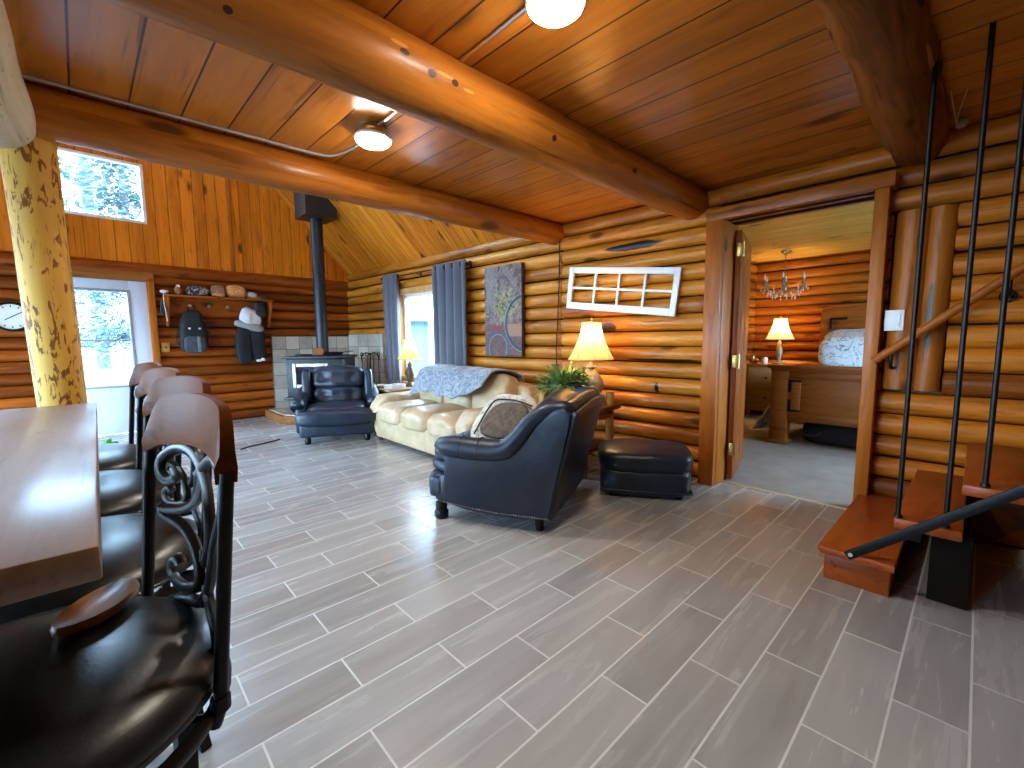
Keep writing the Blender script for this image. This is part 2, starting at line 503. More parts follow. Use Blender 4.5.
PITCH, LR = .137, .0795
def log_wall(name, A, B, k0, k1, holes, side, mat, taper=.0, joints=()):
    """A->B is the line of the logs' faces on the room side; side=+1: the logs lie to the left of A->B"""
    A, B = Vector((A[0], A[1], 0)), Vector((B[0], B[1], 0))
    d = (B - A).normalized(); L = (B - A).length
    nrm = Vector((-d.y, d.x, 0)) * side
    bm = BM()
    for k in range(k0, k1):
        z = .07 + PITCH * k
        iv = [(0, L)]
        for (s0, s1, z0, z1) in holes:
            if z + LR * .5 > z0 and z - LR * .5 < z1:
                new = []
                for a, b in iv:
                    if s1 <= a or s0 >= b: new.append((a, b)); continue
                    if s0 > a: new.append((a, s0))
                    if s1 < b: new.append((s1, b))
                iv = new
        for j in joints:
            new = []
            for a, b in iv:
                if a + .15 < j < b - .15: new += [(a, j - .004), (j + .004, b)]
                else: new.append((a, b))
            iv = new
        for a, b in iv:
            if b - a < .03: continue
            r = LR * rng.uniform(.96, 1.05)
            o = nrm * (LR + .0) + Vector((0, 0, z + rng.uniform(-.004, .004)))
            tp = rng.choice((-1, 1)) * rng.uniform(.02, .07) * min(1, (b - a) / 3)
            add_log(bm, A + d * a + o, A + d * b + o, r, nseed(), 20, taper=tp * .5, wob=.03, sup=(1.0, .845, 2.5))
            cc = A + d * ((a + b) / 2) + nrm * (LR + .005) + Vector((0, 0, z - PITCH / 2))
            nf0 = len(bm.faces); box(bm, (b - a - .004, .075, .03), TR(cc, math.atan2(d.y, d.x)))
            bm.faces.ensure_lookup_table()
            for q in range(nf0, len(bm.faces)): bm.faces[q].material_index = 1
    return struct(obj(name, bm, [mat, M_CHINK], smooth=60))

WR = 3.57
W2A, W2B = Vector((3.57, 1.45, 0)), Vector((3.255, 7.95, 0))
FWA, FWB = Vector((-3.5, 7.33, 0)), Vector((3.55, 7.664, 0))
fdir = (FWB - FWA).normalized(); FROT = math.atan2(fdir.y, fdir.x)
def fw(x, d=0.0, z=0.0):
    """point of the far wall face at world x, d metres into the room"""
    t = (x - FWA.x) / fdir.x
    p = FWA + fdir * t + Vector((fdir.y, -fdir.x, 0)) * d
    return Vector((p.x, p.y, z))
wdir = (W2B - W2A).normalized(); WROT = math.atan2(wdir.y, wdir.x)
def sw(y, d=0.0, z=0.0):
    """point of the sofa wall face at world y, d metres into the room"""
    t = (y - W2A.y) / wdir.y
    p = W2A + wdir * t + Vector((-wdir.y, wdir.x, 0)) * d
    return Vector((p.x, p.y, z))
def s_of_y(y): return (y - W2A.y) / wdir.y
def s_of_x(x): return (x - FWA.x) / fdir.x

# sofa wall (window 2), stair wall (bedroom door, pair of upright posts), far wall (entrance door)
WY0, WY1, WZ0, WZ1 = 4.50, 6.02, .57, 1.89
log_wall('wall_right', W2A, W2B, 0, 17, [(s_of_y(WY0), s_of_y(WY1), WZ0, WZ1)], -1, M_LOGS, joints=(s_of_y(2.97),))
DY0, DY1, DZ = .50, 1.37, 2.045
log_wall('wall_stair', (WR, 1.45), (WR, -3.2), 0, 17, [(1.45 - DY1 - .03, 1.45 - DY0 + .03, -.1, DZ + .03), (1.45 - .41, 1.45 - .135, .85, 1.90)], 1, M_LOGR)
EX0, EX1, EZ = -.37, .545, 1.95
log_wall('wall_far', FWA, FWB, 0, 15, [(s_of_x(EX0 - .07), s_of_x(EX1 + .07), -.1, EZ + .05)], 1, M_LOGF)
bm = BM()
add_log(bm, fw(-3.5, -.03, 2.11), fw(3.4, -.03, 2.11), .085, nseed(), 14)
struct(obj('trim_far_plate', bm, M_LOGF, smooth=60))

# gable boards above the far wall, around the gable window
GX0, GX1, GZ0, GZ1 = -.19, .61, 2.69, 3.43
SLOPE = 1.055
def roofz(x): return 2.32 + SLOPE * (3.27 - x) if x > -.15 else 2.32 + SLOPE * (3.27 + .3 + x)
def wallpoly(bm, pts, th=.05):
    """pts: (x, z) on the far wall plane; boards run upright"""
    uvl = bm.loops.layers.uv.active
    F = [bm.verts.new(fw(x, .0, z)) for x, z in pts]
    Bk = [bm.verts.new(fw(x, -th, z)) for x, z in pts]
    n = len(pts)
    fs = [bm.faces.new(F), bm.faces.new(Bk[::-1])]
    for i in range(n):
        k = (i + 1) % n
        fs.append(bm.faces.new((F[i], F[k], Bk[k], Bk[i])))
    for f in fs:
        for l in f.loops:
            l[uvl].uv = (l.vert.co.z, l.vert.co.x)
bm = BM()
zt = 2.15
UX0, UX1, UZ0, UZ1 = -1.0, .9, 3.75, 4.75
LX0, LX1 = -2.0, -1.05
wallpoly(bm, [(-3.5, zt), (LX0, zt), (LX0, roofz(LX0)), (-3.5, roofz(-3.5))])
wallpoly(bm, [(LX0, zt), (LX1, zt), (LX1, GZ0), (LX0, GZ0)])
wallpoly(bm, [(LX0, GZ1), (LX1, GZ1), (LX1, roofz(LX1)), (LX0, roofz(LX0))])
wallpoly(bm, [(LX1, zt), (GX0, zt), (GX0, UZ0), (LX1, UZ0)])
wallpoly(bm, [(LX1, UZ0), (UX0, UZ0), (UX0, roofz(UX0)), (LX1, roofz(LX1))])
wallpoly(bm, [(GX0, zt), (GX1, zt), (GX1, GZ0), (GX0, GZ0)])
wallpoly(bm, [(GX0, GZ1), (GX1, GZ1), (GX1, UZ0), (GX0, UZ0)])
wallpoly(bm, [(UX0, UZ1), (UX1, UZ1), (UX1, roofz(UX1)), (-.15, roofz(-.15)), (UX0, roofz(UX0))])
wallpoly(bm, [(GX1, zt), (3.43, zt), (3.43, roofz(3.43)), (UX1, roofz(UX1)), (UX1, UZ0), (GX1, UZ0)])
struct(obj('wall_far_gable', bm, M_GABLE, smooth=0))
bm = BM()
c = fw(1.55, .012)
box(bm, (.055, .03, 1.9), TR((c.x, c.y, 3.13), FROT), .006)
struct(obj('trim_gable_batten', bm, M_TRIM))

# roof slopes over the great room and loft
def slab(name, quad, uvs, th, mat):
    bm = BM()
    uvl = bm.loops.layers.uv.active
    n = (Vector(quad[1]) - Vector(quad[0])).cross(Vector(quad[2]) - Vector(quad[0])).normalized()
    if n.z < 0: n = -n
    a = [bm.verts.new(Vector(q)) for q in quad]
    b = [bm.verts.new(Vector(q) + n * th) for q in quad]
    fs = [bm.faces.new(a), bm.faces.new(b)] + [bm.faces.new((a[i], a[(i + 1) % 4], b[(i + 1) % 4], b[i])) for i in range(4)]
    for f in fs:
        for l in f.loops:
            i = (a + b).index(l.vert) % 4
            l[uvl].uv = uvs[i]
    return struct(obj(name, bm, mat, smooth=0))
e0, e1 = sw(-3.2, -.12), sw(8.0, -.12)
ez = 2.32 - SLOPE * .12
RX = -.15
R0 = ez + SLOPE * (e0.x - RX)
R1 = ez + SLOPE * (e1.x - RX)
m0, m1 = sw(3.0, -.12), sw(3.0, .12)
u0 = sw(-3.2, .12)
Rm = ez + SLOPE * (m0.x - RX)
slab('ceiling_vault_right', [(m0.x, 3.0, ez), (e1.x, 8.0, ez), (RX, 8.0, R1), (RX, 3.0, Rm)],
     [(0, 3.0), (0, 8), (4.6, 8), (4.6, 3.0)], .12, M_VAULT)
slab('ceiling_loft_right', [(u0.x, -3.2, ez + SLOPE * .24), (m1.x, 3.0, ez + SLOPE * .24), (RX, 3.0, Rm), (RX, -3.2, R0)],
     [(0.3, -3.2), (0.3, 3.0), (4.6, 3.0), (4.6, -3.2)], .12, M_VAULT)
slab('ceiling_vault_left', [(-3.7, -3.2, 2.0), (-3.7, 8.0, 2.0), (RX, 8.0, R1), (RX, -3.2, R1)],
     [(0, -3.2), (0, 8), (4.6, 8), (4.6, -3.2)], .12, M_VAULT)

bm = BM()
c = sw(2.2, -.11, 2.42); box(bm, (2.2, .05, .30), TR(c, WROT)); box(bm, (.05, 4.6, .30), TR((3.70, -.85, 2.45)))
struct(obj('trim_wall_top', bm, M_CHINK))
# loft floor = plank ceiling over the kitchen end
CZ = 2.33
bm = BM()
uvl = bm.loops.layers.uv.active
vs = bx(bm, -3.6, 3.70, -3.1, 3.13, CZ, CZ + .05)
for f in bm.faces:
    for l in f.loops:
        l[uvl].uv = (l.vert.co.y, l.vert.co.x - .02 + .02 * (l.vert.co.y - 2))
struct(obj('ceiling', bm, M_CEIL, smooth=0))

# beams, girder and post
def beam(label, p0, p1, r, taper=0.0, mat=M_BEAM, wob=.05, seed=None, name='ceiling_beam', nf=2.2):
    bm = BM()
    add_log(bm, p0, p1, r, seed or nseed(), 32, wob=wob, taper=taper, tone=0, step=.07, nf=nf)
    return struct(obj(name, bm, mat, smooth=60), label)
beam('round log beam at the edge of the loft, above the entrance side', (-.25, 3.05, 2.225), (3.56, 3.05, 2.235), .112, -.05)
beam('thick round log beam crossing the ceiling between the two lights', (-3.4, 1.62, 2.19), (3.60, 1.66, 2.24), .135, -.12, mat=M_BEAMB)
beam('round log beam meeting the wall beside the bedroom doorway', (-3.4, .29, 2.26), (3.62, .33, 2.31), .138, -.08, wob=.15, mat=M_BEAMC, nf=4.5)
beam('pale weathered log girder resting on the peeled post', (-.27, -3.0, 2.165), (-.255, 3.02, 2.165), .135, mat=M_PEELW, name='girder_beam')
bm = BM()
add_log(bm, (-.125, 3.14, 0), (-.160, 3.14, 2.12), .089, 11.3, 28, wob=.05, tone=0, step=.06, taper=.26)
struct(obj('support_post', bm, M_PEEL, smooth=60), 'round peeled yellow log post with dark bark flecks behind the table')

# ------------------------------------------------------------------ floors
def tile_floor():
    m = Mat('wood_look_tile')
    X, Y, Z = m.coords('Object')
    PW, PL = .1775, .612
    r = (Y + .0575) / PW
    ri = r.floor()
    off = (ri.mod(2.0)) * -.5 + .92 + m.white(m.vec(ri, 5.0, 2.0)) * .16 - .08
    c = X / PL - off
    ci = c.floor()
    fr = (r.fract() - .5).abs() * PW
    fc = (c.fract() - .5).abs() * PL
    gr = fr.step(PW / 2 - .0042, PW / 2 - .0026).max(fc.step(PL / 2 - .0042, PL / 2 - .0026))
    rn = m.white(m.vec(ri, ci, 7.0))
    gv = m.vec(X * 1.6 + rn * 37.0, Y * 15 + rn * 11.0, rn * 5.0)
    g = m.noise(gv, 1.0, 4, .55, .6)
    g2 = m.noise(m.vec(X * 1.1 + rn * 19.0, Y * 5.0 + rn * 7.0, 3.0), 1.0, 3, .5, 1.5)
    col = m.ramp(g * .55 + g2 * .5 + rn * .34 - .22, [(.05, (.20, .186, .174)), (.5, (.345, .33, .315)), (.95, (.46, .445, .425))])
    col = m.mix(gr, col, (.58, .56, .53))
    m.set(color=col, rough=g * .16 + .18 + gr * .3, spec=.6)
    m.bump(g * .15 - gr * 1.0, .25, .004)
    return m.mat
bm = BM(); bx(bm, -3.7, 3.64, -3.2, 8.0, -.08, 0)
struct(obj('floor', bm, tile_floor(), smooth=0))
def carpet():
    m = Mat('bedroom_carpet')
    P = m.coords('Object')
    n = m.noise(m.vec(*P), 160.0, 3); b = m.noise(m.vec(*P), 5.0, 3)
    m.set(color=m.ramp(n * .5 + b * .5, [(.3, (.22, .185, .16)), (.7, (.36, .32, .285))]), rough=.95, spec=.1)
    m.bump(n, .5, .01)
    return m.mat
bm = BM(); bx(bm, 3.64, 8.1, -1.9, 2.8, -.08, .004)
struct(obj('floor_bedroom', bm, carpet(), smooth=0))
bm = BM(); bx(bm, 3.625, 3.655, DY0, DY1, -.02, .008, .003)
struct(obj('trim_threshold', bm, plain('threshold', (.55, .42, .25), .4), smooth=30))

# ------------------------------------------------------------------ walls out of the picture (kitchen end), with unseen openings added for fill daylight
def plain_wall(name, A, B, z0, z1, holes, mat, th=.12):
    A, B = Vector((*A, 0)), Vector((*B, 0)); d = (B - A).normalized(); L = (B - A).length
    cuts = sorted({0, L} | {h[0] for h in holes} | {h[1] for h in holes})
    bm = BM()
    rz = math.atan2(d.y, d.x)
    for a, b in zip(cuts, cuts[1:]):
        zz = [(z0, z1)]
        for h in holes:
            if h[0] <= a and h[1] >= b: zz = [(z0, h[2]), (h[3], z1)]
        for p, q in zz:
            if q - p > .01:
                c = A + d * ((a + b) / 2)
                box(bm, (b - a, th, q - p), TR((c.x, c.y, (p + q) / 2), rz))
    return struct(obj(name, bm, mat, smooth=0))
M_PLW = wood('kitchen_wall_boards', (.45, .19, .05), (.26, .10, .025), rough=.4, axis='z', plank=.14, knots=.3)
plain_wall('wall_left', (-3.6, -3.2), (-3.6, 8.0), 0, 2.4, [(4.3, 6.7, .5, 2.1), (7.6, 10.2, .2, 2.1)], M_PLW)
plain_wall('wall_back', (-3.6, -3.1), (3.7, -3.1), 0, 2.4, [], M_PLW)
plain_wall('wall_back_gable', (-3.6, -3.1), (3.7, -3.1), 2.4, 6.0, [], M_PLW)

# ------------------------------------------------------------------ doors and windows
def wallframe(o, p, rot):
    o.location = p; o.rotation_euler = (0, 0, rot); return o

def frame_rect(bm, x0, x1, z0, z1, w, y0, y1, bev=.004, wb=None, wt=None):
    """rectangular frame in the local xz plane, w wide, from depth y0 to y1"""
    wb = wb or w; wt = wt or w
    bx(bm, x0, x0 + w, y0, y1, z0, z1, bev)
    bx(bm, x1 - w, x1, y0, y1, z0, z1, bev)
    bx(bm, x0 + w, x1 - w, y0, y1, z0, z0 + wb, bev)
    bx(bm, x0 + w, x1 - w, y0, y1, z1 - wt, z1, bev)

# entrance door
p = fw(0)
bm = BM()
gx0, gx1, gz0, gz1 = -.19, .36, .61, 1.82
bx(bm, EX0, gx0, .0, .045, .01, EZ, .004); bx(bm, gx1, EX1, .0, .045, .01, EZ, .004)
bx(bm, gx0, gx1, .0, .045, .01, gz0, .004); bx(bm, gx0, gx1, .0, .045, gz1, EZ, .004)
door1 = wallframe(struct(obj('door_1', bm, M_DOORP, smooth=30), 'white entrance door with a tall two-pane window'), p, FROT)
bm = BM(); frame_rect(bm, gx0 - .012, gx1 + .012, gz0 - .012, gz1 + .012, .03, -.012, .02, .004); bx(bm, gx0, gx1, -.008, .02, 1.185, 1.21, .003)
obj('window_bead', bm, plain('window_bead', (.30, .34, .38), .4), door1, 30)
bm = BM(); bx(bm, gx0, gx1, .020, .024, gz0, gz1)
obj('pane', bm, M_GLASS, door1, 0)
bm = BM(); lathe(bm, [(.028, 0), (.028, .008), (.012, .012), (.012, .045), (.026, .05), (.03, .065), (.02, .08)], 16, TR((-.26, -.0, .92), 0, PI / 2))
lathe(bm, [(.026, 0), (.026, .012), (.01, .014)], 16, TR((-.26, -.0, 1.05), 0, PI / 2))
obj('door_handle', bm, M_CHROME, door1)
bm = BM()
bx(bm, EX1, EX1 + .075, -.05, .14, 0, EZ + .045, .006); bx(bm, EX0 - .075, EX0, -.05, .14, 0, EZ + .045, .006)
wallframe(struct(obj('trim_entrance_jambs', bm, M_TRIM)), p, FROT)
bm = BM(); bx(bm, EX0 - .075, EX1 + .075, -.05, .14, EZ, EZ + .115, .006)
wallframe(struct(obj('trim_entrance_head', bm, wood('entrance_head', (.40, .15, .035), (.24, .08, .016), axis='x'))), p, FROT)

# gable window
bm = BM(); frame_rect(bm, GX0, GX1, GZ0, GZ1, .035, -.015, .05, .004)
w1 = wallframe(struct(obj('window_1', bm, M_VINYL, smooth=30), 'square gable window above the entrance door'), p, FROT)
bm = BM(); bx(bm, GX0 + .03, GX1 - .03, .02, .026, GZ0 + .03, GZ1 - .03)
obj('pane', bm, M_GLASS, w1, 0)

for nm, (a, b, c, d) in (('window_added_3', (LX0, LX1, GZ0, GZ1)), ('window_added_4', (UX0, UX1, UZ0, UZ1))):  # unseen gable windows added to bring in daylight and reflections
    bm = BM(); frame_rect(bm, a, b, c, d, .035, -.015, .05, .004)
    wn = wallframe(struct(obj(nm, bm, M_VINYL, smooth=30), 'unseen gable window added for daylight, beside or above the square one'), p, FROT)
    bm = BM(); bx(bm, a + .03, b - .03, .02, .026, c + .03, d - .03)
    obj('pane', bm, M_GLASS, wn, 0)

# side window in the sofa wall: local x runs along +y, local -y.. is the wall side
q = sw(0)
bm = BM(); frame_rect(bm, WY0 + .06, WY1 - .06, WZ0 + .05, WZ1 - .05, .05, -.10, -.04, .005)
bx(bm, 5.30, 5.36, -.095, -.045, WZ0 + .1, WZ1 - .1, .004)
w2 = wallframe(struct(obj('window_2', bm, M_VINYL, smooth=30), 'white side window between grey curtains'), q, WROT)
bm = BM(); bx(bm, WY0 + .1, WY1 - .1, -.072, -.066, WZ0 + .09, WZ1 - .09)
obj('pane', bm, M_GLASS, w2, 0)
M_TRIML = wood('window_casing', (.60, .34, .12), (.42, .21, .06), rough=.38, axis='z', knots=.2, coat=.2)
bm = BM(); frame_rect(bm, WY0 - .02, WY1 + .02, WZ0 - .02, WZ1 + .03, .085, -.15, .035, .006)
wallframe(struct(obj('trim_window_casing', bm, M_TRIML)), q, WROT)
bm = BM(); bx(bm, WY0 - .06, WY1 + .06, -.13, .10, WZ0 - .045, WZ0 - .005, .008)
wallframe(struct(obj('trim_window_sill', bm, M_TRIML)), q, WROT)

# bedroom doorway casing and open door
bm = BM()
bx(bm, 3.455, 3.575, DY1 + .005, DY1 + .125, 0, DZ + .075, .006)
bx(bm, 3.50, 3.76, DY1 - .0, DY1 + .04, 0, DZ + .02, .005)
struct(obj('trim_doorway_left', bm, M_TRIM))
bm = BM()
bx(bm, 3.47, 3.575, DY0 - .075, DY0 - .005, 0, DZ + .075, .006)
bx(bm, 3.50, 3.76, DY0 - .04, DY0, 0, DZ + .02, .005)
struct(obj('trim_doorway_right', bm, M_TRIM))
bm = BM(); bx(bm, 3.445, 3.575, DY0 - .10, DY1 + .125, DZ + .0, DZ + .085, .006); bx(bm, 3.50, 3.76, DY0 - .04, DY1 + .04, DZ, DZ + .035, .004)
struct(obj('trim_doorway_head', bm, M_TRIMX))
bm = BM()
bx(bm, 0, .80, 0, .040, .015, 2.0, .003)
for a, b in ((.12, .92), (1.05, 1.85)):
    bx(bm, .11, .36, -.004, .044, a, b, .01); bx(bm, .44, .69, -.004, .044, a, b, .01)
d2 = struct(obj('door_2', bm, M_DOORW, smooth=30), 'wooden bedroom door standing open into the bedroom')
d2.location = (3.70, 1.32, 0); d2.rotation_euler = (0, 0, math.radians(13.5))
for z in (.22, .93, 1.80):
    bm = BM(); bx(bm, -.018, .012, -.012, .03, z, z + .10, .003); tube(bm, [(-.012, -.014, z - .006), (-.012, -.014, z + .106)], .009, 10)
    obj('hinge', bm, M_BRASS, d2, 30)
for s in (-1, 1):
    bm = BM(); lathe(bm, [(.03, 0), (.03, .006), (.012, .01), (.012, .04), (.028, .048), (.03, .06), (.015, .07)], 16, TR((.74, .02 + s * .02, .98), 0, -s * PI / 2))
    obj('door_handle', bm, M_BRASS, d2)

# bedroom shell
BZ = 2.36
BXW, BYW = 7.78, 2.52
log_wall('wall_bedroom_back', (BXW, BYW + .1), (BXW, -1.9), 0, 18, [], 1, M_LOGB)
log_wall('wall_bedroom_left', (3.75, BYW), (BXW + .1, BYW), 0, 18, [], 1, M_LOGB)
plain_wall('wall_bedroom_right', (3.75, -1.8), (8.0, -1.8), 0, BZ, [(.8, 2.9, .8, 2.05)], M_PLW)
bm = BM()
uvl = bm.loops.layers.uv.active
bx(bm, 3.70, 8.1, -1.9, 2.8, BZ, BZ + .05)
for f in bm.faces:
    for l in f.loops: l[uvl].uv = (l.vert.co.y, l.vert.co.x)
struct(obj('ceiling_bedroom', bm, M_BCEIL, smooth=0))
bm = BM(); bx(bm, 3.76, 3.80, -1.8, DY0 - .04, 0, BZ); bx(bm, 3.76, 3.80, DY1 + .04, BYW, 0, BZ); bx(bm, 3.76, 3.80, DY0 - .04, DY1 + .04, DZ + .03, BZ)
struct(obj('wall_bedroom_front', bm, M_PLW, smooth=0))

# ------------------------------------------------------------------ posts set into the stair wall
for i, (y, r) in enumerate(((.325, .082), (.205, .064))):
    bm = BM()
    add_log(bm, (3.60, y, .845), (3.605, y - .01, 1.905), r, nseed() + 3, 18, wob=.06, tone=(.45, .35)[i], step=.08)
    struct(obj('trim_wall_post', bm, M_POSTW, smooth=60), ('upright log set in the stair wall beside the doorway casing', 'second upright log from the doorway, with a grey weathered streak')[i])
bm = BM(); bx(bm, 3.66, 3.70, .12, .42, .83, 1.92)
struct(obj('trim_post_backing', bm, M_DARKW))

# ------------------------------------------------------------------ hearth and stove
M_STONE = None
def stone_tiles():
    m = Mat('hearth_tiles')
    u, v, w = m.coords('UV')
    a, b = u / .205, v / .205
    rn = m.white(m.vec(a.floor(), b.floor(), 1.0))
    g = ((a.fract() - .5).abs()).max((b.fract() - .5).abs()).step(.478, .486)
    n = m.noise(m.vec(u * 9 + rn * 20, v * 9, rn * 9), 1.0, 4, .6, .6)
    col = m.ramp(n * .7 + rn * .5 - .1, [(.2, (.30, .26, .20)), (.8, (.55, .50, .42))])
    col = m.mix(g, col, (.09, .075, .06))
    m.set(color=col, rough=.45); m.bump(n * .3 - g, .35, .006)
    return m.mat
M_STONE = stone_tiles()
def tilepanel(name, P, x0, x1, z0, z1, rot, flip):
    bm = BM(); uvl = bm.loops.layers.uv.active
    bx(bm, x0, x1, -.035, .02, z0, z1)
    for f in bm.faces:
        for l in f.loops: l[uvl].uv = (l.vert.co.x - x0, l.vert.co.z - z1)
    o = struct(obj(name, bm, M_STONE, smooth=0)); return wallframe(o, P, rot)
tilepanel('trim_stove_tiles_far', fw(0), 2.0, 3.25, .0, 1.245, FROT, 0)
bm = BM(); uvl = bm.loops.layers.uv.active
bx(bm, 6.47, 7.62, -.02, .035, 0, 1.275)
for f in bm.faces:
    for l in f.loops: l[uvl].uv = ((l.vert.co.x - 7.62) / 1.7, l.vert.co.z - 1.275)
wallframe(struct(obj('trim_stove_tiles_side', bm, M_STONE, smooth=0)), sw(0), WROT)
bm = BM()
hp = [(1.84, 7.54), (1.84, 6.75), (2.28, 6.02), (3.26, 6.02), (3.26, 7.60)]
prism(bm, hp, .11, (0, 0, 0), .01)
hearth = struct(obj('trim_hearth_platform', bm, wood('hearth_edge', (.30, .12, .035), (.17, .06, .016), axis='x', knots=.2)))
bm = BM(); prism(bm, [(1.89, 7.53), (1.89, 6.77), (2.31, 6.07), (3.24, 6.07), (3.24, 7.58)], .012, (0, 0, .111))
uvl = bm.loops.layers.uv.active
for f in bm.faces:
    for l in f.loops: l[uvl].uv = (l.vert.co.x, l.vert.co.y)
struct(obj('trim_hearth_tiles', bm, M_STONE, smooth=0))

st = thing('wood_stove', 'black wood stove with pale-framed glass door and tall pipe on the tiled hearth', 'stove', (2.40, 6.60, .123), math.radians(-40))
bm = BM(); bx(bm, -.39, .39, -.30, .30, .26, .80, .02); obj('body', bm, M_STOVE, st)
bm = BM(); bx(bm, -.42, .42, -.36, .33, .80, .835, .01); obj('top_plate', bm, M_STOVE, st)
bm = BM(); bx(bm, -.24, .24, -.21, .21, .02, .26, .01); bx(bm, -.30, .30, -.26, .26, .0, .03, .006); obj('pedestal', bm, M_STOVE, st)
bm = BM(); bx(bm, -.40, .40, -.40, -.29, .24, .268, .006); obj('ash_lip', bm, M_STOVE, st)
bm = BM(); frame_rect(bm, -.29, .20, .39, .735, .05, -.335, -.298, .012)
sd = obj('door', bm, plain('nickel_door', (.55, .50, .46), .35, .6, .1), st)
bm = BM(); bx(bm, -.25, .16, -.322, -.314, .43, .70)
obj('glass', bm, plain('stove_glass', (.010, .010, .022), .08, 0, .2, 6), sd, 0)
bm = BM(); tube(bm, [(.22, -.30, .56), (.22, -.375, .56), (.22, -.38, .50), (.22, -.38, .46)], .010, 8); obj('handle', bm, M_CHROME, sd)
bm = BM(); tube(bm, [(0, .05, .83), (0, .05, 2.92)], .083, 24)
for z in (.84, 1.45, 2.05, 2.6): tube(bm, [(0, .05, z), (0, .05, z + .025)], .088, 24)
obj('stove_pipe', bm, M_PIPE, st, 40)
bm = BM()
# square support box cut to the slope of the roof
c0 = Vector((2.40, 6.60)) + Vector((math.cos(math.radians(-40)) * 0 - math.sin(math.radians(-40)) * .05, .05 * math.cos(math.radians(-40))))
Mi = (Matrix.Translation(Vector((2.40, 6.60, .123))) @ Matrix.Rotation(math.radians(-40), 4, 'Z')).inverted()
hb = .215
V = []
for zf in (0, 1):
    for dx, dy in ((-hb, -hb), (hb, -hb), (hb, hb), (-hb, hb)):
        x, y = c0.x + dx, c0.y + dy
        z = 2.90 if not zf else ez + SLOPE * (e1.x + (e0.x - e1.x) * (8 - y) / 11.2 - x) - .005
        V.append(bm.verts.new(Mi @ Vector((x, y, z))))
for f in ((3, 2, 1, 0), (4, 5, 6, 7), (0, 1, 5, 4), (1, 2, 6, 5), (2, 3, 7, 6), (3, 0, 4, 7)): bm.faces.new([V[i] for i in f])
obj('ceiling_support_box', bm, M_PIPE, st, 20)
# things on the stove
S0 = Matrix.Translation(Vector((2.40, 6.60, .123))) @ Matrix.Rotation(math.radians(-40), 4, 'Z')
ST = .836
pk = S0 @ Vector((.20, -.08, ST))
k = thing('skillet', 'low black cast-iron skillet on the right of the wood stove top', 'pan', pk, -.5)
bm = BM(); lathe(bm, [(.001, .006), (.105, .006), (.13, .05), (.138, .05), (.115, 0), (.001, 0)], 28, cap=False); obj('pan', bm, M_IRON, k)
bm = BM(); tube(bm, smooth_pts([(.125, 0, .042), (.19, 0, .055), (.27, 0, .058)], 4), .011, 8, sq=(1.3, .6)); obj('handle', bm, M_IRON, k)
pk = S0 @ Vector((.05, -.21, ST))
g = thing('stove_thermometer', 'small round orange brass dial standing on the stove before the pipe', 'thermometer', pk, math.radians(-15))
bm = BM(); lathe(bm, [(.052, -.012), (.058, 0), (.052, .012)], 24, TR((0, 0, .062), 0, PI / 2)); obj('dial', bm, plain('copper_dial', (.55, .17, .04), .35, .5), g)
bm = BM(); lathe(bm, [(.02, .010), (.018, .018), (.004, .019)], 16, TR((0, 0, .062), 0, PI / 2)); obj('hub', bm, M_BRASS, g)
bm = BM(); bx(bm, -.03, .03, -.02, .02, 0, .012, .003); obj('foot', bm, M_IRON, g)
pk = S0 @ Vector((-.22, -.10, ST))
pt = thing('trivet', 'flat black iron trivet at the left of the stove top', 'trivet', pk, 0)
bm = BM(); lathe(bm, [(.11, .012), (.11, .022), (.095, .022), (.095, .012)], 28, cap=False)
for a in range(6): tube(bm, [(0, 0, .017), (.10 * math.cos(a * PI / 3), .10 * math.sin(a * PI / 3), .017)], .006, 6)
obj('grid', bm, M_IRON, pt)
for a in range(3):
    bm = BM(); lathe(bm, [(.008, 0), (.01, .014)], 10, TR((.1 * math.cos(a * 2.09), .1 * math.sin(a * 2.09), 0))); obj('foot', bm, M_IRON, pt)
# fire tools
ft = thing('fireplace_tools', 'black iron fire tool set with curled tops standing right of the stove', 'fire tools', (3.07, 6.44, .123), math.radians(-25))
bm = BM(); lathe(bm, [(.13, 0), (.13, .012), (.02, .02), (.012, .03)], 24); obj('base', bm, M_IRON, ft)
bm = BM(); tube(bm, [(0, 0, .02), (0, 0, .86)], .010, 8); tube(bm, smooth_pts([(-.13, 0, .74), (-.12, 0, .82), (-.06, 0, .86), (0, 0, .84), (.06, 0, .86), (.12, 0, .82), (.13, 0, .74)]), .007, 8); obj('stand', bm, M_IRON, ft)
for i, x in enumerate((-.12, -.045, .045, .12)):
    bm = BM()
    tube(bm, [(x, -.03, .10), (x, -.03, .80)], .006, 8)
    tube(bm, smooth_pts([(x, -.03, .80), (x - .022, -.03, .83), (x, -.03, .862), (x + .022, -.03, .83), (x + .004, -.03, .81)]), .006, 8)
    if i == 0: box(bm, (.07, .012, .12), (x, -.03, .12), .004)
    elif i == 1: cushion(bm, (.06, .05, .14), (x, -.03, .14), p=4, cuts=3)
    elif i == 2: tube(bm, [(x, -.03, .10), (x + .03, -.03, .08), (x + .035, -.03, .11)], .006, 8)
    else: tube(bm, [(x, -.03, .3), (x - .02, -.03, .2), (x, -.03, .07)], .006, 8)
    obj(('shovel', 'brush', 'poker', 'tongs')[i], bm, M_IRON, ft)

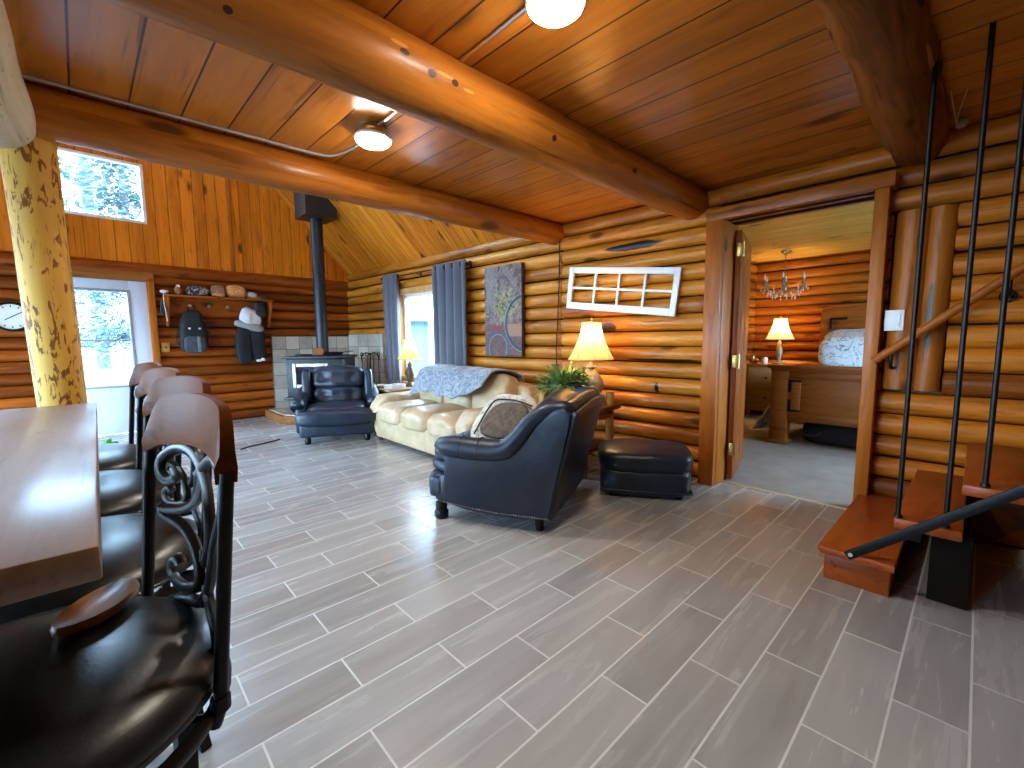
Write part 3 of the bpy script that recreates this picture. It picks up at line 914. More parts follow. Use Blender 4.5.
# ------------------------------------------------------------------ table and bar stools
tb = thing('bar_table', 'long wooden counter-height table with a glossy brown top', 'table', (-.608, 1.76, 0))
bm = BM(); bx(bm, -.60, .592, -.97, .97, .852, .90, .004); obj('table_top', bm, M_TABLE, tb, 30)
bm = BM(); bx(bm, -.45, -.02, -.72, .72, .77, .852, .004); obj('apron', bm, M_TABE, tb, 30)
for sx in (-.42, -.06):
    for sy in (-.67, .67):
        bm = BM(); bx(bm, sx - .045, sx + .045, sy - .045, sy + .045, 0, .77, .008); obj('leg', bm, M_TABE, tb, 30)

def scroll(pts):
    """photo-plane sketch (u 0..1 from the far post to the near post, v 0..1 upward) -> back plane"""
    out = []
    for a, b in pts:
        u = (a - 140) / 290; v = 1 - (b - 262) / 621
        out.append((0, (.5 - u) * 2 * .185, .585 + v * .365))
    return out
SCR = [
    [(196, 352), (205, 378), (180, 398), (158, 372), (162, 318), (205, 272), (255, 275), (292, 318), (296, 372), (272, 440), (228, 482), (176, 502)],
    [(176, 502), (165, 508), (180, 530), (232, 548), (272, 592), (298, 660), (292, 722), (240, 762), (202, 742), (196, 700), (214, 672), (226, 690)],
    [(282, 344), (310, 298), (345, 268), (380, 278), (408, 330), (414, 384), (392, 452), (362, 540), (352, 620), (338, 700), (300, 770), (240, 800), (186, 850)],
    [(292, 318), (318, 380), (334, 470), (336, 560), (322, 618), (318, 580)],
    [(330, 690), (346, 740), (392, 800), (404, 870)],
    [(262, 790), (300, 770), (330, 750)],
]
def make_stool(label, loc, rz):
    t = thing('bar_stool', label, 'bar stool', loc, rz, 'bar stools along the table')
    UP = .043
    bm = BM()
    def puff(q, c):
        return Vector((q.x, q.y, q.z + (.018 * (1 - min(1, (c.x * c.x + c.y * c.y))) if q.z > 0 else 0)))
    lathe(bm, [(.002, .622), (.09, .621), (.165, .613), (.238, .592), (.272, .570), (.283, .546), (.277, .524), (.25, .512), (.10, .508)], 48)
    obj('seat', bm, M_BLACKV, t, 60)
    bm = BM()
    tube(bm, [(.278 * math.cos(a * PI / 20), .278 * math.sin(a * PI / 20), .530) for a in range(40)], .0055, 8, closed=True)
    obj('piping', bm, M_BLACKV, t)
    bm = BM()
    tube(bm, [(.278 * math.cos(a * PI / 20), .278 * math.sin(a * PI / 20), .488) for a in range(40)], .013, 8, closed=True, sq=(.8, 1.3))
    lathe(bm, [(.10, .470), (.10, .512)], 24)
    for a in range(4):
        c, s = math.cos(a * PI / 2 + .78), math.sin(a * PI / 2 + .78)
        tube(bm, [(c * .09, s * .09, .488), (c * .275, s * .275, .488)], .011, 6)
    obj('seat_ring', bm, M_IRON, t)
    for a in range(4):
        an = a * PI / 2 + PI / 4
        c, s = math.cos(an), math.sin(an)
        bm = BM()
        P = [(c * .24, s * .24, .485), (c * .236, s * .236, .36), (c * .232, s * .232, .20), (c * .245, s * .245, .06), (c * .258, s * .258, -.043)]
        tube(bm, smooth_pts(P, 4), .019, 4)
        obj('leg', bm, M_IRON, t, 30)
    bm = BM()
    tube(bm, [(.222 * math.cos(a * PI / 20), .222 * math.sin(a * PI / 20), .17) for a in range(40)], .011, 8, closed=True)
    obj('foot_ring', bm, M_IRON, t)
    # back
    def bk(y, z):
        """point of the curved back plane"""
        return Vector((.245 - .70 * y * y + (z - .58) * .09, y, z))
    for s in (-1, 1):
        bm = BM()
        P = [Vector((.204, s * .196, .512)), Vector((.210, s * .198, .53)), Vector((.215, s * .199, .55))] + [bk(s * .199, .58 + i * .092) for i in range(5)]
        tube(bm, smooth_pts(P, 3), .0102, 8, sq=(.9, 1.15)); tube(bm, [P[2] - Vector((0, 0, .01)), P[2] + Vector((0, 0, .012))], .0155, 12)
        obj('back_post', bm, M_IRON, t, 60)
    bm = BM()
    for s in SCR:
        pts = [bk(p[1], p[2]) for p in smooth_pts(scroll(s), 5)]
        tube(bm, pts, .0102, 6, sq=(1.0, 1.25))
    obj('scrollwork', bm, M_BRONZE, t, 60)
    # crest: a bent board, arched below, rounded above, with deep end returns
    bm = BM()
    N = 20
    rows = []
    W = .200
    for i in range(N + 1):
        y = -W + 2 * W * i / N
        k = abs(y) / W
        top = 1.066 - .024 * k ** 2 - .062 * max(0, (k - .72) / .28) ** 2.3
        bot = .938 + .024 * (1 - k ** 2) - .008 * min(1, max(0, (k - .86) / .06))
        th = .022 + .010 * max(0, (k - .70) / .30)
        a, b = bk(y, bot), bk(y, top)
        n = Vector((1, 2.0 * y, 0)).normalized()
        rows.append([a - n * th * .5, a.lerp(b, .5) - n * th * .5 - Vector((.003, 0, 0)), b - n * th * .35, b + n * th * .35, a.lerp(b, .5) + n * th * .5, a + n * th * .5])
    V = [[bm.verts.new(p) for p in r] for r in rows]
    for i in range(N):
        for j in range(6):
            k = (j + 1) % 6
            bm.faces.new((V[i][j], V[i + 1][j], V[i + 1][k], V[i][k]))
    bm.faces.new(V[0]); bm.faces.new(V[-1][::-1])
    bmesh.ops.bevel(bm, geom=[e for e in bm.edges if len(e.link_faces) == 2 and e.calc_face_angle(0) > .6], offset=.004, segments=2, affect='EDGES')
    obj('crest_rail', bm, M_WALNUT, t, 40)
    for c in t.children:
        dz = UP if not c.name.startswith(('crest', 'scroll', 'back')) else 0.0
        for v in c.data.vertices: v.co.z += dz
    return t
st1 = make_stool('nearest bar stool, its scrolled metal back and round black seat in full view', (-.136, 1.014, 0), .182)
for lab, x, y, r in (('second bar stool from the near end of the table, behind the nearest one', -.080, 1.590, .264),
                     ('third bar stool from the near end of the table', -.070, 2.236, .232),
                     ('farthest bar stool, at the end of the table by the peeled post', -.070, 2.884, .22)):
    dup(st1, lab, (x, y, 0), r)
# oval piece of wood on the near seat
bm = BM()
ow = []
N = 40
cw = M_Z = Matrix.Translation((-.030, 1.113, .6625)) @ Matrix.Rotation(math.radians(62), 4, 'Z') @ Matrix.Rotation(math.radians(5), 4, 'Y')
prof = [(0, .0), (.85, .0), (.98, .006), (1.0, .014), (.96, .021), (.86, .019), (.55, .013), (0, .011)]
rings = []
for r, z in prof:
    rings.append([bm.verts.new((r * .10 * math.cos(2 * PI * j / N) * (1 + .05 * math.sin(3 * 2 * PI * j / N)), r * .045 * math.sin(2 * PI * j / N), z)) for j in range(N)])
for a, b in zip(rings, rings[1:]):
    for j in range(N):
        bm.faces.new((a[j], a[(j + 1) % N], b[(j + 1) % N], b[j]))
bmesh.ops.remove_doubles(bm, verts=bm.verts[:], dist=1e-5)
ob = obj('wood_dish', bm, wood('dish_wood', (.34, .14, .04), (.13, .045, .014), rough=.3, axis='x', gs=2.2, knots=.4, coat=.4), smooth=50)
ob.matrix_world = cw
tag(ob, 'shallow oval brown wooden dish lying on the nearest stool seat', 'dish')

# ------------------------------------------------------------------ cream sofa
SOFA_R = math.radians(-90.5)
sofa = thing('sofa', 'long cream leather three-seat sofa with a blanket over its back', 'sofa', (2.765, 3.92, 0), SOFA_R)
HL = .98
bm = BM(); bx(bm, -HL + .12, HL - .12, -.46, .42, .055, .29, .02, 3); obj('base', bm, M_CREAM, sofa)
bm = BM(); cushion(bm, (2 * HL - .1, .24, .62), TR((0, .39, .42)), 7, 9); obj('back_frame', bm, M_CREAM, sofa, 60)
sx = (HL - .20) * 2 / 3
for i in (-1, 0, 1):
    bm = BM()
    cushion(bm, (sx - .004, .70, .215), TR((i * sx, -.165, .345)), 5, 11, .006, i + 4, fn=lambda q, c: Vector((q.x, q.y, q.z + .022 * max(0, 1 - c.x * c.x) * (1 if q.z > 0 else 0) - (.015 if q.y < -.28 and q.z > 0 else 0))))
    obj('seat_cushion', bm, M_CREAM, sofa, 60)
for i in (-1, 0, 1):
    bm = BM()
    h = .50 if i else .46
    M = TR((i * sx, .21, .575 if i else .555), 0, math.radians(-17))
    cushion(bm, (sx - (.0 if i else .02), .25, h), M, 4.2, 11, .008, i + 9, fn=lambda q, c: Vector((q.x, q.y + (-.03 * math.cos(c.z * 2.2) if q.y < 0 else 0), q.z - (.035 * max(0, abs(c.x) - .55) if q.z > 0 else 0))))
    obj('back_cushion', bm, M_CREAM, sofa, 60)
for s in (-1, 1):
    bm = BM(); cushion(bm, (.23, .86, .40), TR((s * (HL - .125), -.03, .265)), 8, 8); a = obj('arm', bm, M_CREAM, sofa, 60)
    bm = BM()
    cushion(bm, (.285, .90, .155), TR((s * (HL - .13), -.05, .465)), 3.6, 12, .006, s, fn=lambda q, c: Vector((q.x, q.y, q.z - .10 * max(0, -c.y - .72) / .28 + .03 * max(0, c.y))))
    obj('arm_pad', bm, M_CREAM, a, 60)
for s in (-1, 1):
    for y in (-.40, .36):
        bm = BM(); lathe(bm, [(.022, 0), (.03, .06)], 16, TR((s * (HL - .12), y, 0))); obj('foot', bm, M_DARKW, sofa)

def pat_cloth(name, a, b, scale, thr=.5, dark=None, line=False):
    m = Mat(name)
    P = m.coords('Object')
    n = m.noise(m.vec(*P), scale, 4, .6, 2.2)
    cn = m.noise(m.vec(P[0] + 3.0, P[1] + 5.0, P[2]), scale * .8, 2, .5, 1.5)
    if line:
        v = (cn - .5).abs() * 2.2
    else:
      v = m.voro(m.vec(P[0] + n * .06, P[1] + n * .06, P[2]), scale * 2.2, 'DISTANCE_TO_EDGE')
    col = m.mix(n.step(thr - .04, thr + .04), a, b)
    col = m.mix(v.step(.06, .015) * .8, col, dark or tuple(x * .6 for x in a))
    m.set(color=col, rough=.9, sheen=.3); m.bump(n, .4, .01)
    return m.mat
# throw over the back
bm = BM()
def thr(u, v):
    x = -.62 + 1.26 * u + .05 * noise.noise(Vector((v * 3, u * 2, 1)))
    # v: 0 front hem .. 1 rear hem
    hem = .22 + .10 * (1 - u) - .05 * math.sin(u * 7) - .06 * u
    P = [(-.005 - hem * .30, .825 - hem), (.055, .80), (.115, .842), (.24, .856), (.42, .832), (.535, .78), (.55, .52)]
    n = len(P) - 1
    k = min(int(v * n), n - 1); t = v * n - k
    y = P[k][0] * (1 - t) + P[k + 1][0] * t; z = P[k][1] * (1 - t) + P[k + 1][1] * t
    w = noise.noise(Vector((x * 6, y * 7, z * 5))) * .014 + .010 * math.sin(x * 24 + y * 5) * (1 - .6 * v)
    return Vector((x, y - .028 + w * .5 - .015, z + .012 + w))
grid(bm, thr, 60, 28)
to = obj('throw_blanket', bm, pat_cloth('throw_cloth', (.15, .18, .215), (.30, .33, .36), 12, .5, (.08, .10, .13)), smooth=80, mods=.014)
to.location = sofa.location; to.rotation_euler = sofa.rotation_euler
tag(to, 'blue grey patterned throw draped over the cream sofa back', 'throw')

# ------------------------------------------------------------------ navy recliner by the stove
rc = thing('recliner', 'navy leather recliner with a tufted back facing the room before the stove', 'recliner', (2.105, 5.33, 0), math.radians(-24.8))
bm = BM(); bx(bm, -.40, .40, -.40, .36, .085, .26, .03, 3); obj('base', bm, M_NAVY, rc)
bm = BM(); cushion(bm, (.86, .24, .19), TR((0, -.36, .30)), 4.0, 10, .004, 3); obj('footrest_pad', bm, M_NAVY, rc, 60)
bm = BM(); cushion(bm, (.68, .66, .16), TR((0, -.06, .345)), 4.5, 11, .006, 3, fn=lambda q, c: Vector((q.x, q.y, q.z + (.015 * (1 - c.x * c.x) if q.z > 0 else 0)))); obj('seat_cushion', bm, M_NAVY, rc, 60)
def tuft(q, c):
    d = 0
    if q.y < 0:
        for tx in (-.16, 0, .16):
            d += .028 * math.exp(-(((q.x - tx) / .045) ** 2 + (q.z / .05) ** 2))
        d -= .014 * math.cos(c.x * 4.5)
    return Vector((q.x, q.y + d, q.z))
bm = BM(); cushion(bm, (.58, .20, .22), TR((0, .20, .49), 0, math.radians(-10)), 4.2, 13, .004, 5, tuft); obj('back_cushion', bm, M_NAVY, rc, 60)
bm = BM(); cushion(bm, (.62, .24, .30), TR((0, .255, .70), 0, math.radians(-14)), 3.8, 13, .006, 8, tuft); obj('head_cushion', bm, M_NAVY, rc, 60)
bm = BM(); cushion(bm, (.78, .14, .68), TR((0, .37, .46), 0, math.radians(-12)), 6, 8); obj('back_frame', bm, M_NAVY, rc, 60)
for s in (-1, 1):
    bm = BM()
    cushion(bm, (.11, .30, .42), TR((s * .36, .24, .60), 0, math.radians(-12)), 4, 8, 0, 0, lambda q, c: Vector((q.x, q.y - .05 * c.z * 0, q.z)))
    obj('wing', bm, M_NAVY, rc, 60)
    bm = BM()
    bx(bm, s * .40 - .045, s * .40 + .045, -.27, .33, .12, .43, .02)
    a = obj('arm', bm, M_NAVY, rc, 50)
    bm = BM()
    tube(bm, smooth_pts([(s * .415, -.30, .415), (s * .415, -.27, .435), (s * .415, -.08, .455), (s * .405, .16, .50), (s * .39, .3, .56)], 4), [.045, .06, .072, .078, .08] + [.08] * 8 + [.078] * 3 + [.07], 18)
    obj('arm_roll', bm, M_NAVY, a, 60)
for x in (-.32, .32):
    for y in (-.33, .30):
        bm = BM(); lathe(bm, [(.026, 0), (.034, .02), (.036, .05), (.028, .07), (.034, .10)], 18, TR((x, y, 0))); obj('foot', bm, M_IRON, rc)

# ------------------------------------------------------------------ navy armchair seen from behind its side
AC = thing('armchair', 'navy leather armchair with rolled arms and nailhead trim beside the ottoman', 'armchair', (2.13, 2.20, 0), math.radians(204.8))
# local: front = -y, the near side in the photo is local +x
W = .46
def side_poly():
    # y (front -) , z outline of the side panel: front arm, dip, wing rising to the back
    return [(-.36, .115), (-.20, .095), (.02, .080), (.20, .085), (.36, .10), (.48, .67), (.495, .74), (.45, .775), (.385, .765), (.29, .70), (.215, .62), (.15, .555), (.07, .515), (-.31, .525), (-.335, .50)]
for s in (-1, 1):
    bm = BM()
    prism(bm, [(p[0], p[1]) for p in side_poly()], .075, Matrix.Translation((s * (W - .045) - .0375, 0, 0)) @ Matrix(((0, 0, 1, 0), (1, 0, 0, 0), (0, 1, 0, 0), (0, 0, 0, 1))), .016, 3)
    sp = obj('side_panel', bm, M_NAVY, AC, 50)
    bm = BM()
    P = [(s * W, -.345, .485), (s * W, -.335, .495), (s * (W + .005), -.26, .500), (s * (W + .005), -.05, .497), (s * (W + .005), .09, .512), (s * W, .175, .59), (s * (W - .02), .255, .69), (s * (W - .045), .35, .755), (s * (W - .07), .44, .768), (s * (W - .10), .48, .755)]
    R = [.045, .062, .072, .070, .064, .054, .048, .046, .046, .030]
    Q = smooth_pts(P, 5); RR = []
    for i in range(len(Q)):
        k = min(i / 5, 8.999); a = int(k); RR.append(R[a] + (R[a + 1] - R[a]) * (k - a))
    tube(bm, Q, RR, 18)
    obj('arm_roll', bm, M_NAVY, sp, 60)
    bm = BM()
    y = -.30
    for yy in (-.19, -.065):
        tube(bm, [(s * W + .005 * s + .0725 * math.cos(a * PI / 12), yy, .499 + .0725 * math.sin(a * PI / 12)) for a in range(24)], .0028, 6, closed=True)
    obj('arm_seam', bm, M_NAVY, sp, 60)
    bm = BM()
    for i in range(46):
        t = i / 45
        yy = -.39 + .75 * t
        zz = .127 - .035 * math.sin(min(1, t * 1.25) * PI * .62) + .012 * t
        lathe(bm, [(.0055, 0), (.0045, .003), (.001, .0045)], 8, TR((s * (W - .0075), yy, zz), 0, 0, s * PI / 2))
    n = obj('nailhead_trim', bm, M_ANTIQ, sp, 60)
    bm = BM()
    lathe(bm, [(.034, 0), (.044, .012), (.046, .045), (.036, .06), (.04, .085), (.036, .11)], 20, TR((s * .42, -.385, 0)))
    obj('foot', bm, M_IRON, AC)
    bm = BM(); lathe(bm, [(.024, 0), (.032, .10)], 16, TR((s * .37, .28, 0))); obj('foot', bm, M_IRON, AC)
# rear panel, outer back
bm = BM()
def backp(u, v):
    x = (-1 + 2 * u) * (W - .03)
    z = .095 + v * .65 + .02 * math.sin(u * PI) * v
    y = .36 + .155 * v ** 1.2
    return Vector((x, y, z))
grid(bm, backp, 16, 12)
obj('outer_back', bm, M_NAVY, AC, 60, -.03)
bm = BM()
tube(bm, smooth_pts([(-(W - .07), .45, .752), (-.2, .455, .764), (0, .458, .768), (.2, .455, .764), (W - .07, .45, .752)], 5), .047, 16)
obj('top_rail', bm, M_NAVY, AC, 60)
bm = BM(); bx(bm, -W + .02, W - .02, -.43, .36, .11, .30, .03); obj('base', bm, M_NAVY, AC)
bm = BM(); cushion(bm, (2 * W - .03, .14, .20), TR((0, -.415, .215)), 6, 6); obj('front_panel', bm, M_NAVY, AC, 60)
bm = BM(); cushion(bm, (2 * W - .06, .80, .10), TR((0, -.14, .335)), 4, 10, .006, 2); obj('seat_deck', bm, M_NAVY, AC, 60)
bm = BM(); cushion(bm, (2 * W - .10, .82, .15), TR((0, -.14, .405)), 3.4, 11, .008, 6); obj('seat_cushion', bm, M_NAVY, AC, 60)
bm = BM(); cushion(bm, (2 * W - .14, .24, .44), TR((0, .275, .595), 0, math.radians(-22)), 3.4, 12, .012, 11); obj('back_cushion', bm, M_NAVY, AC, 60)
ap = Matrix.Translation(AC.location) @ Matrix.Rotation(math.radians(204.8), 4, 'Z')
pc = thing('throw_pillow', 'brown and cream patterned pillow on the seat of the navy armchair', 'pillow', ap @ Vector((.10, -.06, .455)), math.radians(204.8))
Mp = TR((0, 0, .155), math.radians(72), math.radians(-48))
bm = BM(); cushion(bm, (.46, .16, .44), Mp, 2.6, 11, .006, 3, fn=lambda q, c: Vector((q.x * (1 + .1 * abs(c.z)), q.y, q.z * (1 + .1 * abs(c.x)))))
obj('cover', bm, pat_cloth('pillow_cream', (.52, .46, .36), (.40, .34, .26), 10, .52, (.12, .09, .06), True), pc, 70)
bm = BM(); cushion(bm, (.34, .06, .30), Mp @ TR((.06, -.066, -.04)), 3, 9, .004, 5); obj('fur_panel', bm, plain('brown_plush', (.11, .075, .05), .95, 0, .5, 26, .5), pc, 70)
bm = BM(); tube(bm, [Mp @ Vector(p) for p in smooth_pts([(-.11, -.075, -.19), (-.115, -.088, 0), (-.10, -.088, .10), (-.02, -.09, .118), (.10, -.088, .115), (.215, -.07, .10)], 6)], .006, 6); obj('cord_trim', bm, M_BLACK, pc, 60)

# ottoman
ot = thing('ottoman', 'rounded navy leather ottoman on the tiles beside the bedroom doorway', 'ottoman', (3.035, 1.735, -.04), math.radians(-56))
bm = BM(); cushion(bm, (.66, .52, .23), TR((0, 0, .16)), 5, 10); obj('base', bm, M_NAVY, ot, 60)
bm = BM(); tube(bm, smooth_pts([(x * .318, y * .25, .10) for x, y in ((1, .75), (.8, 1), (-.8, 1), (-1, .75), (-1, -.75), (-.8, -1), (.8, -1), (1, -.75))], 4, True), .008, 8, closed=True); obj('welt', bm, M_NAVY, ot, 60)
bm = BM(); cushion(bm, (.69, .55, .19), TR((0, 0, .305)), 3.6, 12, .006, 4); obj('top_cushion', bm, M_NAVY, ot, 60)
for x in (-.24, .24):
    for y in (-.18, .18):
        bm = BM(); lathe(bm, [(.025, .04), (.03, .06)], 14, TR((x, y, 0))); obj('foot', bm, M_IRON, ot)

# ------------------------------------------------------------------ lamps
def lamp(label, loc, H, rb, rt, sh, prof, mat, energy, rz=0.0):
    t = thing('table_lamp', label, 'lamp', loc, rz)
    zb = H - sh
    bm = BM(); lathe(bm, prof, 24); obj('base', bm, mat, t, 50)
    z0 = prof[-1][1]
    bm = BM(); tube(bm, [(0, 0, z0), (0, 0, zb + .06)], .009, 8); lathe(bm, [(.016, zb + .01), (.018, zb + .06)], 12)
    tube(bm, smooth_pts([(-.01, 0, zb + .03), (-.05, 0, zb + .10), (-.035, 0, H - .03), (0, 0, H), (.035, 0, H - .03), (.05, 0, zb + .10), (.01, 0, zb + .03)]), .0025, 6)
    obj('harp', bm, M_BRASS, t)
    bm = BM()
    def shf(u, v):
        a = 2 * PI * u
        k = v
        r = rb + (rt - rb) * (1 - (1 - k) ** 1.75)
        seg = abs(((u * 8) % 1) - .5) * 2
        r *= 1 - .035 * (1 - seg ** 2)
        return Vector((r * math.cos(a), r * math.sin(a), zb + sh * v))
    grid(bm, shf, 64, 10)
    bmesh.ops.remove_doubles(bm, verts=bm.verts[:], dist=1e-5)
    sd = obj('shade', bm, M_SHADE, t, 80)
    bm = BM()
    for k in range(8):
        tube(bm, [shf(k / 8, v / 8) * 1.0 + Vector((0, 0, 0)) for v in range(9)], .0035, 6)
    for v in (0, 1): tube(bm, [shf(u / 64, v) for u in range(64)], .0045, 6, closed=True)
    obj('shade_piping', bm, plain('shade_piping', (.45, .32, .16), .8), sd, 60)
    bm = BM(); lathe(bm, [(.010, H), (.016, H + .012), (.008, H + .022), (.011, H + .034), (.002, H + .045)], 12); obj('finial', bm, M_BRASS, t)
    bm = BM(); lathe(bm, [(.012, zb + .06), (.030, zb + .105), (.028, zb + .13), (.008, zb + .15)], 14); obj('bulb', bm, M_BULBW, t)
    L = bpy.data.lights.new('lamp_light', 'POINT'); L.energy = energy; L.color = (1.0, .70, .36); L.shadow_soft_size = .04
    lo = bpy.data.objects.new('lamp_light', L); COL.objects.link(lo); lo.parent = t; lo.location = (0, 0, zb + sh * .62)
    return t

# rustic log end table between the sofa and the armchair
et = thing('end_table', 'rustic log end table behind the navy armchair, holding a fern and a lamp', 'end table', (3.10, 2.45, 0), math.radians(2.8))
for x in (-.20, .20):
    for y in (-.22, .22):
        bm = BM(); add_log(bm, (x, y, 0), (x, y, .70), .036, nseed(), 12, tone=.3, step=.08); obj('leg', bm, M_RUSTIC, et, 60)
bm = BM(); bx(bm, -.28, .28, -.29, .29, .545, .585, .008); obj('table_top', bm, M_DARKW, et, 40)
bm = BM(); bx(bm, -.21, .21, -.23, .23, .20, .23, .006); obj('lower_shelf', bm, M_DARKW, et, 40)
bm = BM()
for x in (-.20, .20): add_log(bm, (x, -.22, .46), (x, .22, .46), .026, nseed(), 10, tone=.2)
for y in (-.22, .22): add_log(bm, (-.20, y, .49), (.20, y, .49), .026, nseed(), 10, tone=.2)
obj('log_rail', bm, M_RUSTIC, et, 60)
lamp('lit table lamp with a bell shade behind the fern, before the log wall', (3.245, 2.40, .586), .73, .205, .085, .33,
     [(.09, 0), (.10, .015), (.07, .03), (.085, .07), (.115, .14), (.11, .21), (.07, .27), (.035, .31), (.045, .33), (.03, .345), (.02, .37)], M_CERAM, 6.5)
fp = thing('potted_fern', 'leafy green fern in a dark pot on the rustic end table', 'plant', (2.99, 2.50, .586))
bm = BM(); lathe(bm, [(.085, 0), (.10, .01), (.142, .165), (.158, .17), (.158, .198), (.142, .198), (.132, .175), (.0, .17)], 32); obj('pot', bm, plain('navy_pot', (.018, .022, .032), .4), fp)
bm = BM()
r2 = random.Random(4)
for i in range(190):
    a = r2.uniform(0, 2 * PI); el = r2.uniform(.05, 1.05) if i % 4 else r2.uniform(.9, 1.4); ln = r2.uniform(.20, .36) if i % 4 else r2.uniform(.14, .24)
    p0 = Vector((.06 * math.cos(a) * r2.random(), .06 * math.sin(a) * r2.random(), .17))
    d = Vector((math.cos(a) * math.cos(el), math.sin(a) * math.cos(el), math.sin(el)))
    side = d.cross(Vector((0, 0, 1))).normalized()
    pts = []
    for k in range(8):
        t = k / 7
        pts.append(p0 + d * ln * t - Vector((0, 0, .22 * ln * 2.2 * t * t * math.cos(el))))
    wid = r2.uniform(.010, .020)
    prev = None
    for k, p in enumerate(pts):
        w = wid * (math.sin(PI * min(1, (k + .6) / 7.6)) ** .7 + .04)
        tw = side * w + Vector((0, 0, w * .35 * (1 if k % 2 else -1)))
        c = (bm.verts.new(p - tw), bm.verts.new(p + Vector((0, 0, -w * .3))), bm.verts.new(p + tw))
        if prev:
            bm.faces.new((prev[0], c[0], c[1], prev[1])); bm.faces.new((prev[1], c[1], c[2], prev[2]))
        prev = c
obj('foliage', bm, M_LEAF, fp, 0)

# end table by the window
ew = thing('end_table', 'small wooden end table under the window at the far end of the sofa', 'end table', (2.93, 5.32, 0), math.radians(2.8))
bm = BM(); bx(bm, -.31, .31, -.27, .27, .515, .545, .01); obj('table_top', bm, wood('pale_table', (.42, .27, .15), (.28, .16, .08), rough=.3, axis='x', knots=.1), ew)
bm = BM(); bx(bm, -.27, .27, -.23, .23, .43, .515, .004); obj('apron', bm, M_DARKW, ew)
for x in (-.27, .27):
    for y in (-.20, .20):
        bm = BM(); tube(bm, [(x, y, 0), (x, y, .05), (x, y, .43)], [.016, .02, .026], 4); obj('leg', bm, M_DARKW, ew, 30)
lamp('lit table lamp with a pale bell shade in front of the side window', (3.06, 5.25, .546), .635, .162, .068, .265,
     [(.075, 0), (.08, .02), (.045, .04), (.03, .06), (.042, .09), (.055, .14), (.062, .19), (.05, .24), (.026, .28), (.038, .295), (.022, .315), (.012, .335)], plain('lamp_bronze', (.10, .075, .045), .4, .3, .5, 20), 3)
bk = thing('book_stack', 'pale grey box with a dark slot lying on the end table by the window', 'box', (2.80, 5.19, .546), math.radians(20))
bm = BM(); bx(bm, -.13, .13, -.07, .07, 0, .055, .006); obj('body', bm, M_GREYC, bk)
bm = BM(); lathe(bm, [(.05, 0), (.05, .002)], 20, Matrix.Translation((0, 0, .055)) @ Matrix.Diagonal((1.2, .5, 1, 1))); obj('slot', bm, M_CHAR, bk)
bk.name = 'tissue_box'
bm = BM(); cushion(bm, (.16, .10, .05), (0, 0, .025), 3, 6, .01, 4); o = obj('folded_cloth', bm, pat_cloth('tan_cloth', (.36, .25, .17), (.25, .17, .11), 20), smooth=70); o.location = (2.70, 5.37, .547); tag(o, 'folded tan cloth on the window end table beside the pale grey box', 'cloth')

# ------------------------------------------------------------------ curtains
M_CURT = plain('grey_curtain', (.125, .125, .150), .85, 0, .12, 40, .1, sheen=.3)
cr = thing('curtain_rod', 'thin black curtain rod above the side window', 'curtain rod', sw(5.3, .085, 2.095), WROT)
bm = BM(); tube(bm, [(-1.00, 0, 0), (1.00, 0, 0)], .010, 10); obj('rod', bm, M_IRON, cr)
for x in (-1.015, 1.015):
    bm = BM(); lathe(bm, [(.010, -.02), (.022, 0), (.016, .025), (.004, .04)], 14, TR((x, 0, 0), 0, 0, (PI / 2 if x > 0 else -PI / 2))); obj('finial', bm, M_IRON, cr)
for x in (-.94, .12, .93):
    bm = BM(); tube(bm, [(x, 0, -.005), (x, -.03, -.015), (x, -.085, -.015)], .006, 8); bx(bm, x - .012, x + .012, -.09, -.082, -.05, .03, .002); obj('bracket', bm, M_IRON, cr)
def curtain(label, y0, y1, folds, z0, amp):
    yc = (y0 + y1) / 2
    t = thing('curtain', label, 'curtain', sw(yc, .085, 0), WROT)
    w = y1 - y0
    bm = BM()
    def f(u, v):
        a = amp * (1 - .25 * v)
        x = -w / 2 + w * u + .010 * math.sin(v * 5 + u * 9) * v
        return Vector((x + .35 * a * math.sin(u * folds * 4 * PI) * .6, a * math.sin(u * folds * 2 * PI + .6) + .01 * math.sin(v * 3 + u * 20), 2.135 - (2.135 - z0) * v))
    grid(bm, f, folds * 14, 16)
    obj('panel', bm, M_CURT, t, 80, .005)
    for k in range(folds * 2):
        u = (k + .25) / (folds * 2)
        p = f(u, .02)
        bm = BM(); tube(bm, [(p.x, 0 + .026 * math.cos(a * PI / 8), 2.095 + .026 * math.sin(a * PI / 8)) for a in range(16)], .006, 6, closed=True)
        obj('grommet', bm, M_BRONZE, t)
curtain('narrow grey curtain on the stove side of the side window', 5.86, 6.24, 3, .05, .05)
curtain('wide grey curtain between the side window and the bicycle picture', 4.32, 4.99, 4, .05, .062)

